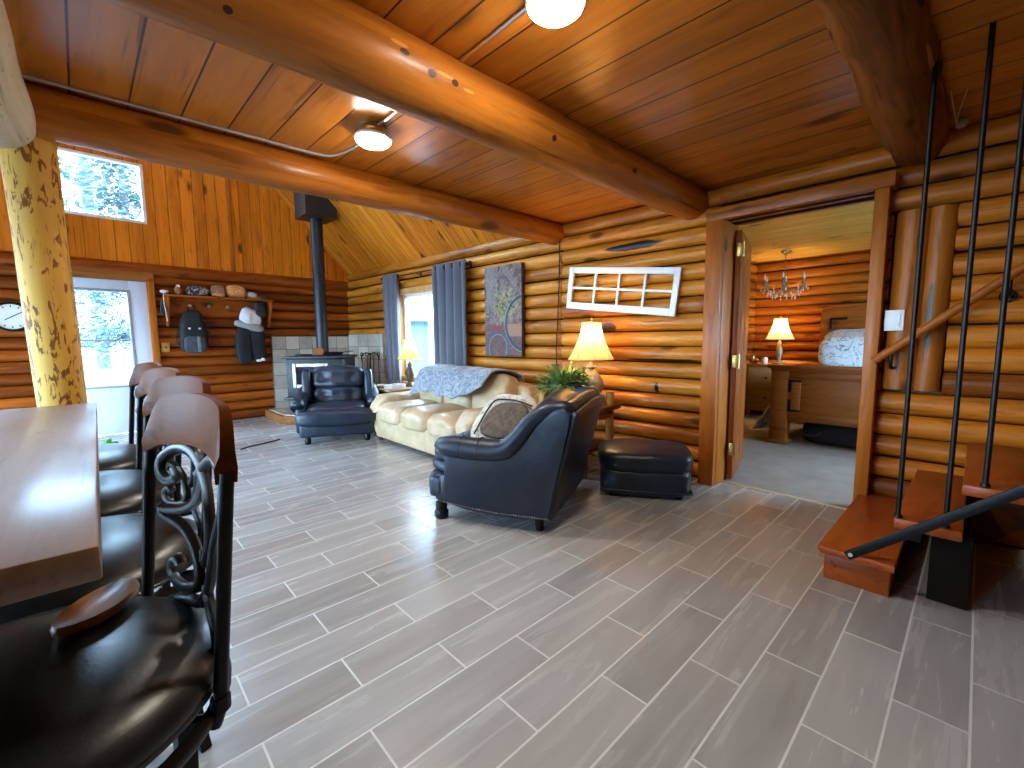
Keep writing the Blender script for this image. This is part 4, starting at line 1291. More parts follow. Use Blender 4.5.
# ------------------------------------------------------------------ things on the sofa wall
def paint_mat():
    m = Mat('bicycle_painting')
    u, v, w = m.coords('UV')      # 0..1 across (left to right in the picture), 0..1 up
    n1 = m.noise(m.vec(u * 5, v * 8, 0.0), 1.0, 5, .65, 1.5); n2 = m.noise(m.vec(u * 11, v * 17, 4.0), 1.0, 4, .6, 2.0); n3 = m.noise(m.vec(u * 7, v * 12, 9.0), 1.0, 3, .6, 1.0)
    col = m.ramp(n1, [(.3, (.06, .04, .045)), (.45, (.20, .16, .165)), (.55, (.33, .28, .27)), (.72, (.10, .08, .085))])
    pave = m.ramp(n1 * .6 + n2 * .4, [(.3, (.10, .05, .055)), (.6, (.24, .15, .145))])
    col = m.mix(v.step(.42, .30), col, pave)
    # pale house on the left
    col = m.mix(((u - .20).abs().lt(.17) * v.gt(.58)) * .55, col, (.36, .33, .33))
    # flowers and leaves
    fl = ((((u - .60) / .46).abs().pow(2.0)) + (((v - .56) / .25).abs().pow(2.0))).sqrt() + n2 * .8
    n4 = m.noise(m.vec(u * 26, v * 44, 2.0), 1.0, 3, .6, 1.5)
    col = m.mix(n4.step(.52, .60) * .6, col, (.055, .04, .04))
    col = m.mix(fl.step(1.3, 1.0), col, m.ramp(n4 * .6 + n3 * .4, [(.36, (.03, .04, .02)), (.47, (.16, .19, .09)), (.54, (.46, .40, .30)), (.60, (.40, .16, .13)), (.66, (.14, .18, .10))]))
    col = m.mix((n2.step(.60, .66) * u.gt(.45) * v.gt(.30)), col, (.42, .08, .09))
    col = m.mix((n3.step(.62, .66) * v.gt(.35)), col, (.50, .42, .22))
    # basket
    bk = ((u - .82) / .22).abs().max(((v - .285) / .075).abs()) + n2 * .3
    col = m.mix(bk.step(1.12, 1.0), col, (.42, .24, .16))
    # wheels
    def ring(cx, cy, r, wd, c, col):
        dx = (u - cx) * .6; dy = v - cy
        d = ((dx * dx) + (dy * dy)).sqrt() + (n2 - .5) * .03
        return m.mix(((d - r).abs()).step(wd, wd * .6), col, c)
    col = ring(.36, .09, .165, .020, (.06, .14, .22), col)
    col = ring(.36, .09, .150, .004, (.40, .38, .37), col)
    col = ring(1.08, .36, .29, .018, (.04, .09, .15), col)
    col = ring(1.08, .36, .315, .004, (.36, .34, .33), col)
    rd = ((u - .34) / .09).abs().max(((v - .305) / .022).abs())
    col = m.mix(rd.step(1.1, .9), col, (.38, .05, .06))
    m.set(color=m.mix(1.0, col, (.74, .68, .62), 'MULTIPLY'), rough=.6, spec=.2); m.bump(n2, .15, .004)
    return m.mat
pt = thing('canvas_painting', 'tall canvas picture of a bicycle with flowers on the log wall above the sofa', 'picture', sw(3.755, .03, 1.49), WROT)
bm = BM(); bx(bm, -.295, .295, -.02, .030, -.51, .51, .004); obj('canvas', bm, plain('canvas_edge', (.05, .04, .05), .7), pt)
bm = BM(); grid(bm, lambda a, b: Vector((.293 - .586 * a, .0308, -.508 + 1.016 * b)), 2, 2)
obj('painted_face', bm, paint_mat(), pt, 0, .001)

sf = thing('window_sash', 'white eight-pane wooden sash without glass hung askew on the log wall', 'wall decoration', sw(2.295, .012, 1.61), WROT)
bm = BM()
th = math.radians(6.6)
ww, hh, b = 1.125, .40, .052
bx(bm, -ww / 2, -ww / 2 + b, 0, .03, -hh / 2, hh / 2, .004); bx(bm, ww / 2 - b, ww / 2, 0, .03, -hh / 2, hh / 2, .004)
bx(bm, -ww / 2 + b, ww / 2 - b, 0, .03, -hh / 2, -hh / 2 + b + .012, .004); bx(bm, -ww / 2 + b, ww / 2 - b, 0, .03, hh / 2 - b - .004, hh / 2, .004)
bmesh.ops.rotate(bm, verts=bm.verts[:], cent=(0, 0, 0), matrix=Matrix.Rotation(-th, 3, 'Y'))
obj('frame', bm, M_WHITE, sf, 30)
iw = ww - 2 * b
bm = BM()
for k in (1, 2, 3): bx(bm, -iw / 2 + iw * k / 4 - .010, -iw / 2 + iw * k / 4 + .010, .004, .026, -hh / 2 + b, hh / 2 - b, .002)
bx(bm, -iw / 2, iw / 2, .005, .025, -.006, .014, .002)
bmesh.ops.rotate(bm, verts=bm.verts[:], cent=(0, 0, 0), matrix=Matrix.Rotation(-th, 3, 'Y'))
obj('glazing_bars', bm, M_WHITE, sf, 30)

bm = BM()
tube(bm, smooth_pts([sw(2.985, .012, 2.30), sw(2.98, .015, 2.1), sw(2.985, .012, 1.8), sw(3.0, .014, 1.4), sw(3.02, .012, 1.05), sw(3.0, .012, .6)], 5), .006, 8)
tag(obj('power_cord', bm, M_BLACK, smooth=60), 'thin black cord running down the log wall between the picture and the white sash', 'cord')

# ------------------------------------------------------------------ coat rack on the far wall (local x along the wall, -y into the room)
ck = thing('coat_rack', 'long wooden coat rack shelf with pegs on the far log wall', 'coat rack', fw(0), FROT)
bm = BM(); bx(bm, .70, 2.0, -.24, -.01, 1.765, 1.79, .004); obj('shelf', bm, M_RACK, ck, 30)
bm = BM(); bx(bm, .74, 1.96, -.035, -.005, 1.56, 1.765, .004); obj('back_board', bm, M_RACK, ck, 30)
for x in (.715, 1.955):
    bm = BM(); prism(bm, [(-.01, 1.38), (-.05, 1.38), (-.11, 1.48), (-.215, 1.66), (-.225, 1.765), (-.01, 1.765)], .028, Matrix.Translation((x, 0, 0)) @ Matrix(((0, 0, 1, 0), (1, 0, 0, 0), (0, 1, 0, 0), (0, 0, 0, 1))), .004)
    obj('end_bracket', bm, M_RACK, ck, 30)
for x in (.98, 1.20, 1.42, 1.66, 1.84):
    bm = BM(); lathe(bm, [(.016, 0), (.010, .01), (.008, .04), (.018, .055), (.020, .065), (.006, .072)], 14, TR((x, -.035, 1.655), 0, PI / 2 - .15)); obj('peg', bm, M_CHROME, ck)
def onfw(x, d, z): return fw(x, d, z)
bp = thing('backpack', 'black backpack with a grey lower pocket hanging from the coat rack', 'backpack', onfw(.99, .11, 1.0), FROT)
bm = BM(); cushion(bm, (.29, .15, .58), (0, 0, .31), 3.4, 11, .012, 2, lambda q, c: Vector((q.x * (1.04 - .22 * c.z), q.y, q.z))); obj('body', bm, M_BLACK, bp, 70)
bm = BM(); cushion(bm, (.255, .10, .23), (.005, -.055, .135), 4, 8, .008, 5); obj('front_pocket', bm, M_CHAR, bp, 70)
bm = BM(); bx(bm, .02, .055, -.112, -.10, .03, .24, .003); obj('pocket_stripe', bm, plain('grey_web', (.16, .18, .20), .8), bp)
for x in (-.055, .06):
    bm = BM(); box(bm, (.028, .012, .022), (x, -.085, .35), .004); obj('buckle', bm, M_WHITEC, bp)
bm = BM(); tube(bm, smooth_pts([(-.04, .0, .56), (-.03, .01, .64), (0, .02, .665), (.03, .01, .64), (.04, 0, .56)], 4), .008, 8)
obj('top_loop', bm, M_BLACK, bp)
bm = BM(); tube(bm, smooth_pts([(.06, -.04, .57), (.12, -.05, .45), (.19, -.02, .27), (.21, 0, .16), (.15, .02, .10)], 5), .012, 6, sq=(1.6, .5)); obj('shoulder_strap', bm, M_BLACK, bp)
bm = BM(); tube(bm, smooth_pts([(-.10, -.03, .45), (-.18, -.02, .30), (-.19, 0, .17), (-.13, .02, .12)], 5), .012, 6, sq=(1.6, .5)); obj('shoulder_strap', bm, M_BLACK, bp)

jk = thing('jacket', 'black jacket with a grey hem and white lining showing, hung on the right peg', 'jacket', onfw(1.68, .10, .82), FROT)
bm = BM()
cushion(bm, (.21, .12, .56), (-.085, 0, .29), 3.2, 9, .014, 3, lambda q, c: Vector((q.x, q.y, q.z)))
cushion(bm, (.22, .11, .54), (.095, .01, .30), 3.2, 9, .014, 6, lambda q, c: Vector((q.x - .05 * c.z * 0 + .03 * max(0, -c.z), q.y, q.z)))
obj('body', bm, M_BLACK, jk, 70)
bm = BM(); cushion(bm, (.40, .15, .12), TR((.0, -.01, .575), 0, 0, math.radians(14)), 3, 9, .012, 7); obj('hem_band', bm, M_GREYC, jk, 70)
bm = BM(); cushion(bm, (.27, .14, .30), TR((.005, -.02, .70), 0, 0, math.radians(-12)), 2.8, 10, .02, 8, lambda q, c: Vector((q.x * (1 - .35 * c.z), q.y, q.z))); obj('lining', bm, M_WHITEC, jk, 70)
bm = BM(); cushion(bm, (.07, .05, .04), (.09, -.04, .06), 3, 4); cushion(bm, (.06, .05, .05), (.15, -.04, .075), 3, 4); obj('cuff', bm, M_WHITEC, jk, 70)
hc = thing('cap', 'dark cap hung above the jacket at the right end of the coat rack', 'cap', onfw(1.83, .10, 1.54), FROT)
bm = BM(); cushion(bm, (.19, .13, .22), (0, 0, .11), 2.4, 9, .012, 3); obj('crown', bm, plain('dark_felt', (.035, .032, .032), .9, 0, .3), hc, 70)
bm = BM(); cushion(bm, (.15, .05, .11), TR((0, -.07, .045), 0, .5), 2.6, 7); obj('brim', bm, plain('dark_felt_brim', (.025, .023, .025), .9), hc, 70)

def bundle(name, label, cat, x, sx, sy, sz, mat, seed, d=.12, parts=None):
    t = thing(name, label, cat, onfw(x, d, 1.791), FROT)
    sx, sy, sz = sx * 1.25, sy * 1.1, sz * 1.35
    bm = BM(); cushion(bm, (sx, sy, sz), (0, 0, sz / 2), 2.5, 9, .016, seed); obj('body', bm, mat, t, 70)
    for nm, (px, py, pz), (a, b, c), mt in parts or []:
        bm = BM(); cushion(bm, (a, b, c), (px, py, pz), 2.5, 7, .008, seed + px * 10); obj(nm, bm, mt, t, 70)
    return t
M_ORANGE = pat_cloth('orange_knit', (.62, .20, .05), (.75, .50, .12), 22, .5, (.30, .05, .03))
M_TANK = plain('tan_knit', (.36, .20, .10), .9, 0, .4, 30, .3)
bundle('knit_hat', 'orange and yellow knit hat on the coat rack shelf', 'hat', 1.535, .20, .17, .14, M_ORANGE, 2, parts=[('pompom', (.06, -.03, .13), (.06, .06, .06), plain('pink_yarn', (.55, .12, .10), .9))])
bundle('winter_hat', 'tan hat at the left of the orange one on the coat rack shelf', 'hat', 1.305, .14, .15, .13, M_TANK, 5, parts=[('brim', (0, -.06, .03), (.16, .06, .05), M_ORANGE)])
bundle('scarf', 'black and white bundled scarf on the coat rack shelf', 'scarf', 1.07, .22, .16, .10, pat_cloth('bw_knit', (.015, .015, .018), (.65, .66, .68), 16, .56, (.02, .02, .02)), 3)
bundle('glove', 'grey glove beside the orange hat on the coat rack shelf', 'glove', 1.74, .12, .12, .08, M_GREYC, 7, parts=[('thumb', (.06, -.03, .03), (.06, .03, .03), M_GREYC)])
bundle('glove', 'small dark glove near the right end of the coat rack shelf', 'glove', 1.89, .10, .10, .05, M_CHAR, 9, parts=[('cuff', (-.05, 0, .03), (.04, .09, .05), M_ORANGE)])
bundle('figurine', 'small tan and white figure at the left end of the coat rack shelf', 'figurine', .86, .06, .06, .11, M_TANK, 11, parts=[('head', (0, -.01, .12), (.045, .045, .045), M_WHITEC)])
lb = thing('lanyard', 'cream and black strap hanging at the left end of the coat rack', 'strap', onfw(.695, .20, 1.44), FROT)
bm = BM(); tube(bm, smooth_pts([(0, 0, .40), (-.012, 0, .28), (0, 0, .12), (.01, 0, 0)], 5), .016, 6, sq=(1.2, .4)); obj('strap', bm, plain('cream_web', (.70, .48, .30), .8), lb)
bm = BM(); cushion(bm, (.07, .03, .20), (-.02, .01, .17), 3, 6, .006, 2); obj('pouch', bm, M_BLACK, lb, 70)
bm = BM(); cushion(bm, (.09, .05, .04), (.0, 0, .385), 3, 6, .006, 3); obj('knot', bm, M_WHITEC, lb, 70)

ol = thing('light_switch', 'yellow wooden switch plate on the far log wall beside the entrance door', 'light switch', onfw(.685, .012, 1.10), FROT)
bm = BM(); bx(bm, -.045, .045, -.012, .005, -.06, .06, .004); obj('plate', bm, wood('yellow_plate', (.62, .34, .06), (.45, .22, .03), axis='z', knots=0), ol, 30)
bm = BM(); bx(bm, -.008, .008, -.026, -.01, -.014, .014, .003); obj('toggle', bm, M_IRON, ol, 30)

cl = thing('wall_clock', 'round white-faced clock with a black rim left of the peeled post', 'clock', onfw(-.655, .02, 1.465), FROT)
bm = BM(); lathe(bm, [(.165, -.01), (.165, .03), (.150, .042), (.140, .03), (.138, .012)], 40, TR((0, 0, 0), 0, PI / 2), cap=False); obj('rim', bm, M_IRON, cl)
bm = BM(); lathe(bm, [(.14, .0), (.14, .014)], 40, TR((0, 0, 0), 0, PI / 2)); obj('face', bm, plain('clock_face', (.78, .78, .72), .5), cl)
bm = BM()
for k in range(12):
    a = k * PI / 6
    box(bm, (.008, .002, .022), TR((.115 * math.sin(a), -.0155, .115 * math.cos(a)), 0, 0, a))
obj('hour_marks', bm, M_BLACK, cl, 0)
for nm, a, l in (('hour_hand', 4.1, .065), ('minute_hand', 1.0, .10)):
    bm = BM(); box(bm, (.008, .003, l), TR((l / 2 * math.sin(a), -.018, l / 2 * math.cos(a)), 0, 0, a)); obj(nm, bm, M_BLACK, cl, 0)

# ------------------------------------------------------------------ ceiling lights and their conduit
def clight(label, x, y):
    t = thing('ceiling_light', label, 'ceiling light', (x, y, CZ), 0)
    bm = BM(); lathe(bm, [(.075, 0), (.075, -.012), (.055, -.022), (.05, -.045)], 32); obj('mount', bm, M_BRASS, t)
    bm = BM(); lathe(bm, [(.05, -.045), (.096, -.050), (.100, -.062), (.092, -.070)], 36, cap=False); obj('trim_ring', bm, M_PLASTIC, t)
    bm = BM(); lathe(bm, [(.092, -.064), (.090, -.076), (.074, -.089), (.042, -.096), (.002, -.098)], 36); obj('diffuser', bm, M_BULB, t, 60)
    return t
clight('lit round ceiling light cut by the top edge of the photo', 1.185, 1.035)
clight('lit round ceiling light between the thick beam and the loft-edge beam', 1.195, 2.365)
bm = BM(); tube(bm, smooth_pts([(1.185, 1.12, CZ - .008), (1.19, 1.45, CZ - .008), (1.195, 2.0, CZ - .008), (1.195, 2.29, CZ - .010)], 4), .009, 8)
tag(obj('conduit', bm, M_CHROME, smooth=60), 'thin metal conduit between the two ceiling lights', 'conduit')
bm = BM(); tube(bm, smooth_pts([(1.20, 2.44, CZ - .008), (1.22, 2.66, CZ - .008), (1.17, 2.86, CZ - .008), (1.05, 2.905, CZ - .008), (.6, 2.91, CZ - .008), (-.05, 2.92, CZ - .008), (-.25, 2.92, CZ - .008)], 4), .008, 8)
tag(obj('cable', bm, plain('grey_cable', (.40, .36, .32), .5), smooth=60), 'grey cable running along the top of the loft-edge beam', 'cable')

# ------------------------------------------------------------------ staircase
sc_ = thing('staircase', 'red-brown open wooden stair with a box first step along the log wall', 'stairs', (3.0, .0, 0), 0)
bm = BM(); bx(bm, -.49, .56, .205, .452, 0, .135, .003); obj('bottom_step_box', bm, M_STEP, sc_, 30)
bm = BM(); prism(bm, [(-.535, .19), (.56, .19), (.56, .47), (-.515, .475), (-.535, .46)], .034, (0, 0, .135), .006); obj('tread', bm, M_STEP, sc_, 30)
for i in range(1, 7):
    z = .17 + .2 * i
    y1 = .21 - .2 * (i - 1); y0 = y1 - .215
    bm = BM(); bx(bm, -.48, .56, y0, y1, z - .045, z, .006); obj('tread', bm, M_STEP, sc_, 30)
bm = BM(); prism(bm, [(.20, .02), (.20, .36), (-.02, .33), (-1.20, 1.40), (-1.20, 1.16), (-.10, .02)], .04, Matrix.Translation((.50, 0, 0)) @ Matrix(((0, 0, 1, 0), (1, 0, 0, 0), (0, 1, 0, 0), (0, 0, 0, 1)))); obj('stringer', bm, M_DARKW, sc_, 30)
bm = BM(); bx(bm, -.38, .45, -.04, .09, 0, .325, .004); obj('riser_block', bm, plain('dark_board', (.010, .005, .003), .9, spec=.1), sc_, 30)
rl = thing('stair_railing', 'black steel railing of upright rods on a slanted flat bar beside the stair', 'railing', (2.5, 0, 0), 0)
bm = BM()
a, b = Vector((-.03, .36, .155)), Vector((-.03, -1.10, 1.42))
d = (b - a).normalized(); ang = math.atan2(d.z, -d.y)
box(bm, (.012, (b - a).length, .040), TR(((a + b) / 2), 0, -ang), .002)
obj('bottom_bar', bm, M_IRON, rl, 30)
bm = BM(); lathe(bm, [(.009, 0), (.009, .004)], 12, TR((-.037, .345, .168), 0, 0, -PI / 2)); obj('bar_bolt', bm, M_CHROME, rl, 30)
for y, z in ((.198, .375), (.048, .375), (-.052, .575), (-.19, .575), (-.33, .775), (-.47, .775)):
    bm = BM(); tube(bm, [(.03, y, z), (.03, y, CZ + .0)], .0095, 10); lathe(bm, [(.016, z), (.014, z + .012)], 12, (.03, y, 0)); obj('baluster', bm, M_IRON, rl, 40)
bm = BM(); bx(bm, -.03, .04, .115, .165, .30, .345, .003); obj('bar_bracket', bm, M_IRON, rl, 30)
hr = thing('handrail', 'round wooden handrail rising along the log wall on black brackets', 'handrail', (3.45, 0, 0), 0)
bm = BM(); tube(bm, [(0, .44, 1.02), (0, -1.25, 2.50)], .024, 14); obj('rail', bm, M_RAILW, hr, 50)
for y, z in ((.36, .985), (-.085, 1.38), (-.8, 2.0)):
    bm = BM(); tube(bm, smooth_pts([(.0, y, z + .085), (.0, y, z + .03), (.04, y, z - .005), (.11, y, z)], 4), .010, 8); lathe(bm, [(.035, 0), (.03, .012)], 16, TR((.125, y, z), 0, 0, -PI / 2)); obj('bracket', bm, M_IRON, hr, 50)
tw = thing('light_switch', 'white switch plate on the upright log beside the doorway', 'light switch', (3.515, .365, 1.265), 0)
bm = BM(); bx(bm, -.008, .012, -.045, .045, -.062, .062, .004); obj('plate', bm, M_PLASTIC, tw, 30)
bm = BM(); bx(bm, -.013, -.006, -.028, -.014, -.034, .034, .002); obj('rocker', bm, M_PLASTIC, tw, 30)
# dried sprig tucked over the top log
dn = thing('dried_sprig', 'dried straw sprig tucked at the top of the stair wall', 'dried grass', (3.43, .165, 2.288), 0)
bm = BM()
tube(bm, smooth_pts([(0, 0, 0), (-.15, .005, .014), (-.40, .012, .034)], 4), .004, 6)
tube(bm, smooth_pts([(0, 0, 0), (-.15, -.012, .012), (-.38, -.045, .034)], 4), .003, 6)
obj('stems', bm, plain('straw', (.48, .38, .20), .8), dn)
bm = BM(); cushion(bm, (.05, .06, .05), (-.01, -.02, .0), 2.4, 6, .012, 3); obj('seed_head', bm, plain('straw_head', (.40, .34, .20), .9, 0, .5, 60), dn, 70)

gt = thing('toy_car', 'small green and black toy on the tiles by the entrance door, beyond the table', 'toy', (.04, 6.60, 0), .4)
bm = BM(); cushion(bm, (.13, .07, .05), (0, 0, .045), 4, 6); cushion(bm, (.06, .06, .05), (-.02, 0, .08), 4, 5); obj('body', bm, plain('toy_green', (.06, .30, .03), .4), gt, 60)
for x in (-.045, .045):
    for y in (-.035, .035):
        bm = BM(); lathe(bm, [(.010, -.012), (.026, -.010), (.026, .010), (.010, .012)], 16, TR((x, y, .026), 0, PI / 2)); obj('wheel', bm, M_BLACK, gt)
# cord on the floor
bm = BM(); tube(bm, smooth_pts([(1.06, 5.42, .006), (1.16, 5.50, .006), (1.32, 5.56, .006), (1.47, 5.63, .006), (1.52, 5.67, .006)], 5), .007, 6)
tag(obj('floor_cord', bm, M_BLACK, smooth=60), 'short dark cord lying on the tiles before the recliner', 'cord')

# ------------------------------------------------------------------ bedroom furniture
bd = thing('bed', 'wooden bed with panelled footboard seen through the bedroom doorway', 'bed', (5.46, .67, .004), 0)
# local: foot at x=0, head at +x; y from -.85 to .85
for s in (-1, 1):
    bm = BM(); bx(bm, -.07, .07, s * .80 - .085, s * .80 + .085, .03, .83, .006); bx(bm, -.085, .085, s * .80 - .105, s * .80 + .105, 0, .05, .008)
    obj('foot_post', bm, M_BED, bd, 30)
bm = BM(); bx(bm, -.10, .10, -.92, .92, .83, .865, .008); bx(bm, -.075, .085, -.89, .89, .80, .832, .006); obj('cap_rail', bm, M_BED, bd, 30)
bm = BM(); bx(bm, -.045, .05, -.715, .715, .27, .81, .004); obj('foot_panel', bm, M_BED, bd, 30)
bm = BM(); bx(bm, -.065, -.04, -.715, .715, .27, .355, .005); bx(bm, -.065, -.04, -.715, .715, .725, .80, .005)
for s in (-1, 1): bx(bm, -.065, -.04, s * .66 - .055, s * .66 + .055, .355, .725, .005)
obj('panel_frame', bm, M_BED, bd, 30)
for z, q in ((.70, -1), (.38, 1)):
    bm = BM()
    for s in (-1, 1):
        bx(bm, -.072, -.062, s * .655 - .06, s * .655 + .06, z - .012, z + .012, .002)
        bx(bm, -.072, -.062, s * .70 - .014, s * .70 + .014, z - (.0 if q > 0 else .12), z + (.12 if q > 0 else 0), .002)
    obj('iron_corner', bm, M_IRON, bd, 30)
bm = BM(); bx(bm, 2.10, 2.19, -.90, .90, .0, 1.56, .006); bx(bm, 2.06, 2.22, -.96, .96, 1.56, 1.61, .008); bx(bm, 2.08, 2.10, -.90, .90, 1.44, 1.56, .004)
for s in (-1, 1): bx(bm, 2.075, 2.10, s * .84 - .07, s * .84 + .07, 0, 1.50, .004)
obj('headboard', bm, M_BED, bd, 30)
bm = BM()
for s in (-1, 1):
    bx(bm, 2.064, 2.076, s * .70 - .10, s * .70 + .10, 1.40, 1.43, .002); bx(bm, 2.064, 2.076, s * .785 - .015, s * .785 + .015, 1.27, 1.43, .002)
obj('headboard_iron', bm, M_IRON, bd, 30)
for s in (-1, 1):
    bm = BM(); bx(bm, .05, 2.10, s * .80 - .02, s * .80 + .02, .24, .40, .005); obj('side_rail', bm, wood('bed_rail', (.27, .105, .028), (.16, .055, .014), axis='x'), bd, 30)
bm = BM(); cushion(bm, (1.98, 1.54, .40), (1.08, 0, .50), 8, 8); obj('mattress', bm, M_WHITEC, bd, 60)
M_QUILT = pat_cloth('blue_quilt', (.40, .52, .62), (.62, .70, .76), 7, .5, (.14, .22, .30), True)
bm = BM()
def quilt(u, v):
    x = .12 + 1.45 * u
    s = v * 2 - 1
    y = s * 1.2
    if abs(y) < .82: return Vector((x, y, .735 + .012 * noise.noise(Vector((x * 4, y * 4, 0)))))
    k = (abs(y) - .82) / .38
    fl = (.10 + .16 * max(0, 1 - u * 2.5)) * k ** 1.3
    return Vector((x + .03 * math.sin(v * 9), math.copysign(.82 + fl + .025 * math.sin(x * 14) * k, y), .735 - .64 * k * (1.0 if u < .3 else .85)))
grid(bm, quilt, 30, 48)
obj('quilt', bm, M_QUILT, bd, 80, .02)
M_PILB = pat_cloth('blue_pillow', (.62, .70, .76), (.50, .60, .70), 8, .55, (.10, .17, .24), True)
M_PILG = pat_cloth('grey_pillow', (.46, .44, .42), (.36, .34, .33), 9, .5, (.22, .21, .20))
for lab, x, y, z, w, h, d, mat, tilt in (
        ('white and blue patterned pillow standing on the bed', 1.80, .46, .745, .78, .42, .17, M_PILB, 14),
        ('grey pillow standing behind the white and blue one on the bed', 1.96, .46, .745, .76, .53, .15, M_PILG, 10)):
    pl = thing('bed_pillow', lab, 'pillow', (5.46 + x, .67 + y, z), 0, None)
    bm = BM(); cushion(bm, (d, w, h), TR((0, 0, h / 2 - .0), 0, 0, math.radians(tilt)), 4.2, 11, .008, x * 5)
    obj('pillowcase', bm, mat, pl, 70)
    bm = BM(); M4 = TR((0, 0, h / 2), 0, 0, math.radians(tilt))
    tube(bm, [M4 @ Vector((0, w * .455 * math.copysign(abs(math.cos(a * PI / 24)) ** .42, math.cos(a * PI / 24)), h * .455 * math.copysign(abs(math.sin(a * PI / 24)) ** .42, math.sin(a * PI / 24)))) for a in range(48)], .008, 6, closed=True)
    obj('piping', bm, mat, pl, 70)
ub = thing('storage_bag', 'black soft storage bag pushed under the wooden bed', 'bag', (5.86, .56, .005), 0)
bm = BM(); cushion(bm, (.50, 1.50, .23), (0, 0, .115), 6, 8, .006, 3); obj('body', bm, M_BLACK, ub, 60)
bm = BM(); tube(bm, smooth_pts([(-.25, .55, .14), (-.27, .60, .10), (-.27, .70, .10), (-.25, .74, .14)], 4), .008, 6); obj('handle', bm, M_CHAR, ub)

ns = thing('nightstand', 'yellowish wooden nightstand with a drawer in the bedroom corner', 'nightstand', (7.36, 2.12, .004), 0)
M_NS = wood('nightstand_wood', (.42, .26, .10), (.28, .16, .05), rough=.4, axis='y', knots=.1)
bm = BM(); bx(bm, -.22, .22, -.28, .28, .08, .74, .005); obj('body', bm, M_NS, ns, 30)
bm = BM(); bx(bm, -.25, .25, -.31, .31, .74, .775, .006); obj('top', bm, M_BED, ns, 30)
for z in (.16, .45):
    bm = BM(); bx(bm, -.236, -.218, -.25, .25, z, z + .25, .004); dr = obj('drawer', bm, M_NS, ns, 30)
    bm = BM(); lathe(bm, [(.008, 0), (.008, .015), (.016, .022), (.012, .032)], 14, TR((-.236, 0, z + .125), 0, 0, -PI / 2)); obj('knob', bm, M_IRON, dr)
for y in (-.24, .24):
    for x in (-.18, .18):
        bm = BM(); bx(bm, x - .025, x + .025, y - .025, y + .025, 0, .08, .004); obj('foot', bm, M_NS, ns, 30)
lamp('lit bedside lamp on the bedroom nightstand', (7.34, 2.03, .78), .66, .19, .085, .30,
     [(.08, 0), (.085, .015), (.04, .03), (.025, .07), (.04, .12), (.05, .18), (.035, .24), (.018, .28), (.03, .30), (.012, .34)], M_ANTIQ, 14)
bm = BM(); cushion(bm, (.09, .12, .075), (0, 0, .037), 3, 7); o = obj('alarm_clock', bm, plain('clock_body', (.10, .05, .05), .4), smooth=60); o.location = (7.25, 2.33, .78); tag(o, 'small dark clock on the nightstand left of the lamp', 'clock')
cn = thing('candle_jar', 'small pale candle jar on the nightstand by the lamp base', 'candle', (7.18, 2.17, .78), 0)
bm = BM(); lathe(bm, [(.035, 0), (.042, .01), (.042, .075), (.036, .085)], 20); obj('jar', bm, plain('pink_jar', (.75, .52, .42), .3), cn)
bm = BM(); lathe(bm, [(.037, .085), (.037, .096)], 20); obj('lid', bm, M_CHROME, cn)

ch = thing('chandelier', 'small crystal chandelier hanging in the bedroom corner', 'chandelier', (7.05, 1.93, BZ), 0)
bm = BM(); lathe(bm, [(.065, 0), (.06, -.02), (.02, -.045), (.008, -.06)], 24); obj('canopy', bm, M_ANTIQ, ch)
bm = BM()
for i in range(12):
    z = -.06 - .026 * i
    tube(bm, [((.008 * math.cos(a * PI / 5)) if i % 2 else 0, 0 if i % 2 else .008 * math.cos(a * PI / 5), z - .013 + .018 * math.sin(a * PI / 5)) for a in range(10)], .0025, 5, closed=True)
obj('chain', bm, M_ANTIQ, ch)
bm = BM(); lathe(bm, [(.006, -.37), (.022, -.39), (.012, -.42), (.03, -.46), (.04, -.50), (.02, -.55), (.028, -.57), (.008, -.60)], 18); obj('stem', bm, M_ANTIQ, ch)
M_CRY = plain('crystal', (.80, .78, .72), .08, 0, .3, 40, spec=1.0)
for k in range(6):
    a = k * PI / 3 + .2
    c, s = math.cos(a), math.sin(a)
    bm = BM(); tube(bm, smooth_pts([(c * .02, s * .02, -.50), (c * .10, s * .10, -.57), (c * .20, s * .20, -.54), (c * .26, s * .26, -.48)], 5), .007, 6)
    lathe(bm, [(.008, -.48), (.035, -.47), (.038, -.46), (.012, -.458)], 14, (c * .26, s * .26, 0)); lathe(bm, [(.011, -.46), (.011, -.39)], 10, (c * .26, s * .26, 0))
    ar = obj('arm', bm, M_ANTIQ, ch, 50)
    bm = BM(); lathe(bm, [(.009, -.39), (.016, -.365), (.012, -.34), (.001, -.315)], 10, (c * .26, s * .26, 0)); obj('bulb', bm, M_PLASTIC, ar)
bm = BM()
r3 = random.Random(5)
for k in range(36):
    a = k * 2 * PI / 36; rr = (.14, .20, .28)[k % 3]; z = (-.60, -.55, -.50)[k % 3] - r3.uniform(0, .03)
    c, s = math.cos(a) * rr, math.sin(a) * rr
    lathe(bm, [(.001, 0), (.010, -.012), (.012, -.022), (.001, -.045)], 6, (c, s, z)); lathe(bm, [(.001, .018), (.007, .010), (.001, .002)], 6, (c, s, z))
o = obj('crystals', bm, M_CRY, ch, 20); o['kind'] = 'stuff'
tg = thing('hanging_tag', 'small white tag hanging on the wall beside the headboard', 'tag', (7.60, .95, 1.60), 0)
bpy.data.objects.remove(tg)

